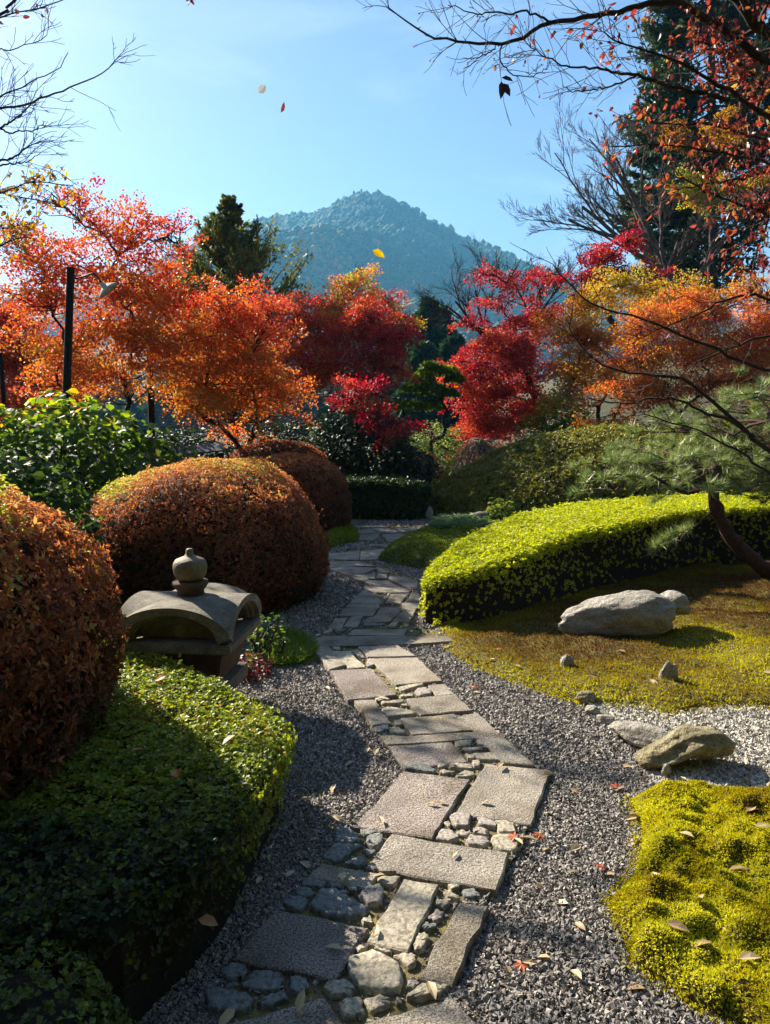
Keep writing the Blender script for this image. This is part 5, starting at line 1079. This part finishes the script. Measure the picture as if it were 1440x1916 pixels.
b4 = D(1262, 540, 22)
bare_tree('bare_tree', 'grey trunked leafless tree before the short cedar, forking low', b4, [((-0.35, 0, 0.9), 1.6, 0.10, b4 + [0, 0, -0.3]), ((-0.6, 0, 1), 1.6, 0.06, b4 + [-0.25, 0, 0.5]), ((0.4, 0, 1), 2.2, 0.07, b4 + [0.4, 0, 0])], 0, 0, 4, M_GREYBARK, spread=0.5, up=0.08, minr=0.005)

# upper left bare branches and yellow leaved branch: trees standing left of the view
def px_tree(name, label, trunk, branches, y, mats, bark, leafspec, twig=(0.25, 9), r_trunk=0.09, group=None, buds=0, minr=0.0016, trunk_mid=None, updir=(0, 0, 0.5), tsub=True):
    """tree outside the frame whose branches reach in; branches are (list of (px, py, dy), r0, r1, ntwigs, nleaves)"""
    t = thing(name, label, 'tree', (trunk[0], trunk[1], 0), group); tb = Tubes(); tw = Tubes(); LP, LA, LT, BP = [], [], [], []
    T0 = np.array([trunk[0], trunk[1], -0.1]); T1 = np.array(trunk_mid if trunk_mid is not None else [trunk[0] * 0.98, trunk[1], 4.4])
    tb.add(curve_pts([T0, T0 * 0.5 + T1 * 0.5 + [0.05, 0, 0], T1], 12), np.linspace(r_trunk, r_trunk * 0.6, 12), 9)
    for (pts, r0, r1, nt, nl) in branches:
        P = np.array([D(a, b_, y + d_) for a, b_, d_ in pts]);
        if pts[0][2] is not None and r0 > 0.012:
            z = P[0][2]; z_att = min(max(z - 0.35, 0.3), T1[2]); f = z_att / T1[2]; att = T0 + (T1 - T0) * f; P = np.vstack([att[None], P])
        C = curve_pts(P, 10 + 3 * len(P), 0.004); tb.add(C, np.linspace(r0, r1, len(C)), 7)
        seg = np.gradient(C, axis=0); i0 = int(len(C) * 0.2)
        for k in range(nt):
            i = rng.integers(i0, len(C)); d = nrmz(seg[i]); side = rdir(1)[0]; side = side - d * (side @ d)
            q = nrmz(d * (0.5 + 0.5 * rng.random()) + nrmz(side) * (0.5 + 0.6 * rng.random()) + np.array(updir) * rng.random()); L = twig[0] * (0.35 + 0.9 * rng.random()); e = C[i] + q * L
            Q = curve_pts([C[i], C[i] + q * L * 0.5 + rdir(1)[0] * L * 0.08, e], 6, L * 0.012); tw.add(Q, np.linspace(max(r1 * 0.8, minr * 1.3), minr, 6), 3)
            for j in range(rng.integers(1, 4) if tsub else 0):
                s = Q[rng.integers(1, 5)]; q2 = nrmz(q + rdir(1)[0] * 0.9 + np.array(updir) * 0.5); l2 = L * (0.2 + 0.35 * rng.random()); Q2 = curve_pts([s, s + q2 * l2 * .5, s + q2 * l2], 4, l2 * 0.02); tw.add(Q2, np.linspace(minr * 1.1, minr * 0.7, 4), 3); BP.append(Q2[-1])
            BP.append(e)
            if nl:
                for j in range(nl): LP.append(Q[rng.integers(2, 6)] + rng.normal(size=3) * 0.012); LA.append(q * 0.4 + rng.normal(size=3) * 0.5 + [0, 0, -0.9]); LT.append(leafspec[1] + rng.normal() * leafspec[2])
    if 0 < tw.n < 900: tb.V += tw.V; tb.F += [f + tb.n for f in tw.F]; tb.n += tw.n; tw.n = 0
    tb.build('trunk', bark, t)
    if tw.n: tw.build('twigs', bark, t)
    if LP:
        nb = 0
        if buds:
            BPa = np.array(BP); BPa = BPa[rng.random(len(BPa)) < buds]; nb = len(BPa); LP = list(LP) + list(BPa); LA = list(LA) + list(rdir(nb)); LT = list(LT) + [0.03] * nb
        LP, LA, LT = np.array(LP), np.array(LA), np.array(LT); n = len(LP)
        leaves('leaves', T_OVAL, LP, rdir(n) + [0, -0.6, 0.2], LA, np.concatenate([leafspec[0] * (0.5 + 0.7 * rng.random(n - nb)), np.full(nb, 0.013)]), 0.62, LT, mats, t)
    return t
c6 = lambda a: [(x / 3.83, y_ / 3.83, d) for x, y_, d in a]
px_tree('bare_tree', 'bare dark branches reaching in at the upper left edge', (-4.9, 6.8), [
    (c6([(-160, 800, 0), (0, 775, 0), (190, 745, 0), (330, 695, 0), (430, 660, 0), (560, 600, 0), (680, 550, 0), (760, 505, 0), (818, 440, 0)]), 0.020, 0.004, 26, 0),
    (c6([(-120, 730, .1), (0, 695, .1), (110, 645, .1), (260, 570, .1), (400, 510, .1), (450, 440, .1), (487, 375, .1)]), 0.016, 0.003, 24, 0),
    (c6([(-100, 380, .2), (0, 358, .2), (80, 365, .2), (160, 325, .2), (260, 300, .2), (335, 250, .2)]), 0.013, 0.003, 18, 0),
    (c6([(-100, 160, 0), (0, 130, 0), (150, 85, 0), (300, 60, 0), (400, 20, 0), (470, -10, 0)]), 0.014, 0.004, 24, 1),
    (c6([(-60, 130, -.1), (30, 60, -.1), (110, 0, -.1), (140, -60, -.1)]), 0.02, 0.01, 14, 1),
    (c6([(-100, 930, 0), (0, 920, 0), (80, 870, 0), (150, 820, 0), (200, 770, 0), (265, 745, 0)]), 0.012, 0.003, 12, 0),
    (c6([(0, 920, 0), (70, 955, 0), (150, 935, 0), (230, 940, 0), (325, 870, 0)]), 0.008, 0.003, 10, 0),
    (c6([(-100, 1180, 0), (0, 1150, 0), (100, 1125, 0), (200, 1050, 0), (330, 1010, 0)]), 0.012, 0.003, 14, 0),
    (c6([(-60, 1190, 0), (60, 1175, 0), (170, 1165, 0), (270, 1110, 0)]), 0.009, 0.003, 8, 0)], 6.6, M_CHERRY, M_BARK, (0.05, 0.05, 0.05), twig=(0.34, 9), updir=(0.1, 0, 0.7), minr=0.0022)
px_tree('yellow_tree', 'yellow and brown leaved branches low on the left edge above the orange maple', (-5.2, 8.2), [
    (c6([(-120, 1420, 0), (0, 1390, 0), (120, 1335, 0), (260, 1300, 0), (400, 1320, 0), (520, 1330, 0)]), 0.016, 0.004, 40, 5),
    (c6([(-120, 1390, .1), (60, 1400, .1), (220, 1425, .1), (340, 1450, .1), (480, 1490, .1)]), 0.014, 0.004, 34, 5),
    (c6([(-120, 1600, .1), (0, 1640, .1), (120, 1620, .1), (260, 1600, .1)]), 0.014, 0.004, 30, 4),
    (c6([(-120, 1760, 0), (0, 1760, 0), (90, 1720, 0), (200, 1700, 0)]), 0.012, 0.004, 26, 4)], 7.6, M_YELLOW, M_BARK, (0.06, 0.45, 0.3), twig=(0.30, 9), minr=0.0022)
# leaf tip hanging in at the top edge
px_tree('cherry_tree', 'dark leaf spray dipping in at the top edge left of centre', (-3.6, 4.6), [([(-500, -900, 0.1), (-100, -420, 0), (250, -120, 0), (325, -25, 0), (350, 2, 0)], 0.02, 0.003, 6, 7)], 4.6, M_CHERRY, M_BARK, (0.05, 0.02, 0.05), twig=(0.07, 9), minr=0.002, trunk_mid=[-3.7, 4.6, 5.2])

# big cherry right of the view
c2 = lambda a: [(720 + x / 2, y_ / 2, d) for x, y_, d in a]
c4 = lambda a: [(720 + x / 2, 400 + y_ / 2, d) for x, y_, d in a]
px_tree('cherry_tree', 'nearly bare cherry whose dark limbs with red leaves hang in from the right', (3.05, 4.7), [
    (c2([(1700, 420, .3), (1560, 320, .2), (1440, 240, .1), (1380, 205, 0), (1320, 150, 0), (1230, 95, 0), (1130, 20, 0), (1060, 5, 0), (950, 25, 0), (840, 52, 0), (720, 68, 0), (620, 80, 0), (560, 110, 0), (500, 145, 0), (420, 162, 0), (280, 155, 0), (180, 132, 0), (100, 95, 0), (15, 30, 0)]), 0.034, 0.003, 46, 0),
    (c2([(620, 80, 0), (540, 50, 0), (420, 50, 0), (340, 48, 0), (235, 18, 0)]), 0.006, 0.002, 14, 0),
    (c2([(440, 165, 0), (430, 220, 0), (470, 270, 0), (530, 288, 0), (600, 260, 0)]), 0.004, 0.002, 12, 0),
    (c2([(430, 165, 0), (380, 200, 0), (330, 235, 0), (295, 258, 0)]), 0.004, 0.002, 8, 0),
    (c2([(1700, 640, .3), (1560, 520, .2), (1440, 445, .1), (1380, 410, 0), (1300, 350, 0), (1200, 290, 0), (1100, 235, 0), (1010, 205, 0), (950, 180, 0), (870, 160, 0), (820, 120, 0)]), 0.028, 0.003, 60, 5),
    (c2([(1290, 370, 0), (1200, 355, 0), (1090, 330, 0), (1000, 300, 0), (900, 278, 0), (850, 270, 0), (760, 250, 0), (660, 240, 0), (580, 200, 0), (520, 150, 0)]), 0.012, 0.002, 34, 1),
    (c2([(940, 285, 0), (860, 320, 0), (780, 335, 0), (700, 340, 0), (665, 320, 0)]), 0.005, 0.002, 12, 0),
    (c2([(1700, 240, .3), (1540, 180, .2), (1440, 125, .1), (1380, 85, 0), (1340, 30, 0), (1300, -40, 0)]), 0.036, 0.02, 45, 7),
    (c2([(1640, 560, .3), (1440, 520, .1), (1320, 500, 0), (1200, 460, 0), (1080, 470, 0), (960, 440, 0)]), 0.014, 0.003, 51, 5),
    (c2([(1640, 680, .3), (1440, 612, .1), (1300, 580, 0), (1150, 555, 0), (1000, 540, 0), (860, 548, 0)]), 0.014, 0.003, 54, 5),
    (c2([(1640, 640, .3), (1440, 640, .1), (1340, 670, 0), (1200, 690, 0), (1100, 710, 0)]), 0.012, 0.003, 39, 5),
    (c2([(1640, 830, .3), (1440, 800, .1), (1320, 760, 0), (1200, 720, 0), (1090, 650, 0)]), 0.012, 0.003, 33, 5),
    (c2([(1560, 400, .2), (1440, 330, .1), (1340, 250, 0), (1250, 190, 0), (1180, 150, 0)]), 0.012, 0.003, 60, 7),
    (c2([(1640, 720, .3), (1480, 760, 0), (1420, 860, 0), (1390, 960, 0), (1370, 1040, 0)]), 0.010, 0.003, 39, 9),
    (c4([(1900, 1130, .3), (1440, 890, 0), (1330, 790, 0), (1200, 680, 0), (1120, 620, 0), (1060, 605, 0), (960, 600, 0), (870, 585, 0), (790, 550, 0), (730, 490, 0), (690, 430, 0)]), 0.024, 0.003, 40, 0),
    (c4([(1900, 1250, .3), (1440, 970, 0), (1350, 900, 0), (1250, 850, 0), (1150, 800, 0), (1050, 780, 0), (970, 750, 0)]), 0.016, 0.003, 26, 0),
    (c4([(1380, 835, 0), (1280, 768, 0), (1180, 740, 0), (1110, 700, 0), (1000, 690, 0), (900, 710, 0), (760, 690, 0)]), 0.010, 0.002, 26, 0),
    (c4([(1900, 660, .3), (1440, 585, 0), (1300, 535, 0), (1180, 480, 0), (1080, 440, 0), (960, 390, 0), (850, 360, 0), (760, 330, 0), (700, 270, 0), (630, 190, 0)]), 0.018, 0.003, 40, 0),
    (c4([(1900, 500, .3), (1440, 462, 0), (1380, 475, 0), (1280, 510, 0), (1160, 560, 0), (1090, 620, 0)]), 0.012, 0.003, 26, 0),
    (c4([(1700, 420, .2), (1440, 320, 0), (1360, 300, 0), (1260, 330, 0), (1120, 400, 0), (1000, 440, 0)]), 0.012, 0.003, 26, 1)],
    3.9, M_CHERRY, M_BARK, (0.036, 0.40, 0.25), twig=(0.25, 9), r_trunk=0.13, buds=0.35, minr=0.0013, updir=(-0.2, 0, 0.35), trunk_mid=[3.2, 4.8, 4.6])
# dark dead leaves hanging from one twig
def hanging():
    pos = D(940, 150, 3.9); t = thing('dead_leaf_cluster', 'two black dead leaves dangling from a twig of the upper bare limb', 'leaf', pos)
    tb = Tubes(); tb.add(curve_pts([D(940, 118, 3.9), D(936, 132, 3.9), D(938, 152, 3.9)], 5), 0.0015, 3); tb.build('stalk', M_BARK, t)
    P = np.array([D(938, 152, 3.9), D(942, 156, 3.9), D(938, 145, 3.9)]); 
    leaves('leaves', T_OVAL, P, np.array([[.3, -1, .1], [-.3, -1, .2], [0, -1, .4]]), np.array([[-.05, 0, -1], [.5, 0, -1], [1, 0, -.35]]), np.array([0.085, 0.075, 0.06]), 0.5, np.zeros(3), leaf_mat('dead leaf', [(0, (0.02, 0.012, 0.01)), (1, (0.03, 0.02, 0.015))], trans=0.1), t)
hanging()

# pine on the right
def pine():
    Y = 7.2; t = thing('pine_tree', 'crooked red trunked pine with long needle tufts by the lime topped hedge', 'tree', D(1500, 1105, Y) * [1, 1, 0])
    tr = [D(1500, 1105, Y) * [1, 1, 0] + [0, 0, -.05], D(1480, 1090, Y), D(1425, 1062, Y), D(1375, 1015, Y), D(1345, 965, Y), D(1334, 925, Y), D(1340, 872, Y)]
    tb = Tubes(); C = curve_pts(tr, 26, 0.006); tb.add(C, np.linspace(0.085, 0.048, 26) * (1 + 0.08 * rng.normal(size=26)), 10)
    top = C[-1]; top2 = D(1500, 820, Y + .3); P = curve_pts([D(1470, 1085, Y), D(1520, 1000, Y + .2), D(1500, 900, Y + .3), top2], 12); tb.add(P, np.linspace(0.06, 0.03, 12), 7)
    ends = []
    tg = [(1100, 905, -.3), (1150, 880, .2), (1180, 850, .5), (1210, 905, -.2), (1240, 870, .3), (1260, 915, 0), (1290, 880, .5), (1160, 830, 1.2), (1220, 810, 1.3), (1280, 830, 1.0), (1200, 870, .8), (1310, 850, .4), (1270, 800, 1.4), (1330, 800, 1.2), (1380, 840, .6), (1400, 790, 1.2), (1430, 750, 1.3), (1420, 880, .3), (1390, 920, .1), (1350, 770, 1.4), (1300, 770, 1.6), (1440, 820, .8), (1370, 740, 1.8), (1425, 715, 1.8), (1140, 860, .6), (1250, 845, .8), (1430, 940, 0)]
    for a, b_, dy in tg:
        e = D(a, b_, Y + dy); s = C[rng.integers(20, 26)] if a < 1360 and dy < 1.0 else P[rng.integers(6, 12)]
        Q = branch_to(tb, s, e, 0.022, 0.008, n=9, jit=0.14, up=0.12)
        for j in range(8):
            f = Q[rng.integers(4, 9)]; e2 = f + np.array([rng.normal() * 0.2, rng.normal() * 0.2, 0.03 + rng.normal() * 0.05]); Q2 = branch_to(tb, f, e2, 0.007, 0.004, n=5, k=3); ends.append((Q2[-1], nrmz(Q2[-1] - Q2[-3]))); ends.append((Q2[-2], nrmz(Q2[-1] - Q2[-3])))
        ends.append((Q[-1], nrmz(Q[-1] - Q[-3])))
    Q = curve_pts([C[19], D(1300, 985, Y - .1), D(1265, 1000, Y - .15), D(1222, 1028, Y - .2)], 10); tb.add(Q, np.linspace(0.012, 0.005, 10), 5)
    for q in range(4, 10):
        for j in range(2): ends.append((Q[q] + rng.normal(size=3) * 0.012, nrmz(Q[min(q + 1, 9)] - Q[q - 1])))
    tb.build('trunk', M_PINEBARK, t)
    LP, LA, LT = [], [], []
    for (e, d) in ends:
        m = 56; g = nrmz(d * 0.7 + np.array([0, 0, 0.5])); LP.append(e + d * (rng.random((m, 1)) - 0.6) * 0.07); LA.append(g * 0.9 + rng.normal(size=(m, 3)) * 0.55); LT.append(np.full(m, 0.58 + 0.18 * rng.normal()) + rng.normal(size=m) * 0.15)
    LP, LA, LT = map(np.concatenate, (LP, LA, LT)); n = len(LP)
    leaves('needles', T_NEEDLE, LP, rdir(n), LA, 0.115 * (0.7 + 0.5 * rng.random(n)), 0.05, LT, M_PINE, t)
pine()

# cloud pruned pine in the gap
def cloud_pine():
    Y = 17.2; base = D(812, 905, Y) * [1, 1, 0]; t = thing('pruned_pine', 'small cloud pruned tree with pale tips and a twisting thin trunk in the gap', 'tree', base)
    tb = Tubes(); tr = curve_pts([base + [0, 0, -.05], D(806, 850, Y), D(808, 824, Y), D(826, 815, Y), D(834, 803, Y), D(828, 788, Y), D(835, 770, Y), D(829, 755, Y), D(815, 720, Y)], 24, 0.01); tb.add(tr, np.linspace(0.06, 0.03, 24), 6)
    tb.add(curve_pts([D(808, 824, Y), D(830, 838, Y), D(848, 845, Y), D(864, 858, Y)], 8), np.linspace(.035, .012, 8), 5)
    LP, LT = [], []
    for (a, b_, w, h) in ((806, 692, 24, 14), (835, 700, 26, 14), (790, 712, 24, 16), (850, 712, 18, 12), (775, 730, 26, 14), (812, 735, 30, 16), (838, 740, 22, 12), (765, 762, 34, 12), (800, 765, 30, 11)):
        c = D(a, b_, Y); tb.add(curve_pts([tr[20], (tr[20] + c) / 2 + [0, 0, .05], c], 6), np.linspace(.025, .01, 6), 5)
        n = 420; u = rdir(n); u[:, 2] = np.abs(u[:, 2]) * 1.4 - 0.4; LP.append(c + u * (0.7 + 0.3 * rng.random((n, 1))) * [PXM(w, Y), PXM(w, Y), PXM(h, Y)]); LT.append(0.45 + 0.5 * np.clip(u[:, 2], 0, 1) ** 2 * (b_ < 720) + rng.normal(size=n) * 0.15)
    tb.build('trunk', M_BARK, t); LP, LT = np.concatenate(LP), np.concatenate(LT); n = len(LP)
    leaves('crown', T_OVAL, LP, rdir(n) + [0, 0, .5], rdir(n) + [0, 0, .9], 0.085, 0.7, LT, M_BROAD, t)
cloud_pine()

# ------------------------------------------------------------------ LEAVES ON THE GROUND AND IN THE AIR
def one_leaf(name, label, cat, pos, size, tint, mat, group=None, wid=0.55, nrm=None, axis=None, T=T_OVAL):
    pos = np.asarray(pos, float); nrm = np.array([[rng.normal() * .25, rng.normal() * .25, 1]]) if nrm is None else np.array([nrm], float)
    a = rng.random() * 6.283; axis = np.array([[math.cos(a), math.sin(a), 0.12]]) if axis is None else np.array([axis], float)
    V, F, k = leaf_geo(T, pos[None], nrm, axis, size, wid)
    o = mk(name, V, F, mat, None, False, tint=np.full(k, tint), origin=pos)
    return tag(o, label, cat, group)
def zg(p):
    q = np.array([p]);
    for poly in STONE_POLYS:
        if pip(q, poly)[0]: return 0.046
    if pip(q, mB)[0]: return float(zB(q)[0]) + 0.012
    if pip(q, mA)[0]: return float(zA(q)[0]) + 0.014
    return 0.018
spots_gravel = [(513, 1530), (577, 1582), (507, 1606), (480, 1663), (535, 1650), (700, 1420), (718, 1400), (690, 1405), (560, 1480), (640, 1545), (1015, 1468), (1065, 1482), (1170, 1480), (1085, 1590), (1005, 1580), (950, 1612), (1015, 1600), (1000, 1665), (1063, 1700), (1075, 1735), (1030, 1802), (1105, 1865), (1060, 1640), (960, 1590), (1180, 1590), (1150, 1645), (885, 1300), (800, 1260), (925, 1250), (1040, 1400), (1180, 1440), (1190, 1530), (1195, 1535), (945, 1815), (1068, 1825), (975, 1810), (600, 1345), (662, 1430), (520, 1300), (610, 1290), (560, 1620), (1230, 1830), (620, 1490)]
spots_red = [(932, 1235), (885, 1294), (1152, 1482), (1010, 1565), (1135, 1635), (980, 1808), (965, 1590), (855, 1230), (1378, 1468), (1400, 1440)]
spots_stone = [(918, 1500), (798, 1505), (818, 1502), (845, 1608), (640, 1780), (700, 1755), (800, 1840), (715, 1545), (640, 1637), (755, 1175), (720, 1305), (560, 1880), (440, 1892), (555, 1900), (930, 1440), (720, 1640)]
spots_moss = [(1400, 1535), (1410, 1575), (1268, 1590), (1220, 1640), (1245, 1755), (1330, 1785), (1210, 1830), (1380, 1820), (1290, 1460), (1170, 1225), (1330, 1245), (1425, 1268), (1120, 1275), (960, 1248), (1215, 1280), (1420, 1530), (1360, 1640), (1300, 1700)]
for s in spots_gravel:
    p = G(*s); one_leaf('fallen_leaf', 'narrow tan leaf fallen on the grey gravel beside the path', 'leaf', (p[0], p[1], zg(p[:2])), 0.042 + 0.025 * rng.random(), 0.55 + 0.4 * rng.random(), M_FALLEN, 'tan leaves on the gravel', 0.5)
for s in spots_red:
    p = G(*s); one_leaf('fallen_leaf', 'reddish maple leaf fallen on the gravel', 'leaf', (p[0], p[1], zg(p[:2])), 0.055, 0.2 * rng.random(), M_FALLEN, 'red leaves on the gravel', 1.0, T=T_MAPLE)
for s in spots_stone:
    p = G(*s, 0.04); one_leaf('fallen_leaf', 'narrow pale leaf fallen on the path stones', 'leaf', (p[0], p[1], 0.048), 0.045 + 0.025 * rng.random(), 0.6 + 0.4 * rng.random(), M_FALLEN, 'pale leaves on the path stones', 0.5)
for s in spots_moss:
    p = G(*s, 0.05); one_leaf('fallen_leaf', 'dry tan leaf fallen on the moss', 'leaf', (p[0], p[1], zg(p[:2])), 0.055 + 0.03 * rng.random(), 0.3 + 0.5 * rng.random(), M_FALLEN, 'dry leaves on the moss', 0.55)
for s, z in (((245, 1405), 0.43), ((440, 1375), 0.42), ((310, 1265), 0.43), ((330, 1440), 0.42), ((270, 1230), 0.43), ((370, 1720), 0.2)):
    p = G(*s, z); one_leaf('fallen_leaf', 'orange leaf caught on the low green hedge', 'leaf', p, 0.06, 0.15 + 0.2 * rng.random(), M_FALLEN, 'orange leaves on the low hedge', 0.8)
p = G(1275, 1470); one_leaf('fallen_leaf', 'big pale yellow leaf lying before the rough ochre rock', 'leaf', (p[0], p[1], 0.03), 0.10, 0.98, M_FALLEN, None, 0.9, axis=(1, .2, .05), T=T_MAPLE)
v = -ray(490, 167); one_leaf('falling_leaf', 'pale grey leaf drifting high in the sky', 'leaf', D(483, 174, 3.6), 0.052, 0.3, M_GREYLEAF, None, 0.75, nrm=v + [.3, 0, .3], axis=(1.0, 0, 1.0))
one_leaf('falling_leaf', 'thin dark brown leaf falling in the sky', 'leaf', D(525, 211, 3.6), 0.05, 0.05, M_CHERRY, None, 0.45, nrm=-ray(527, 203) + [.8, 0, 0], axis=(.35, 0, 1))
one_leaf('falling_leaf', 'yellow leaf falling in front of the mountain', 'leaf', D(697, 468, 3.4), 0.062, 0.75, M_YELLOW, None, 0.6, nrm=-ray(707, 475) + [0, 0, .5], axis=(1, 0, -.65))

# ------------------------------------------------------------------ HAZE
def haze():
    bm = bmesh.new(); lo, hi = (-1000, -60, -1.1), (1000, 1560, 415); box(bm, lo, hi)
    m, n, l = new_mat('thin blue haze'); v = n.new('ShaderNodeVolumePrincipled'); v.inputs['Color'].default_value = (0.18, 0.58, 1.0, 1); v.inputs['Density'].default_value = 0.00029; v.inputs['Anisotropy'].default_value = 0.2
    o = n.new('ShaderNodeOutputMaterial'); l.new(v.outputs[0], o.inputs['Volume'])
    tag(from_bm('haze', bm, m), kind='stuff')
haze()
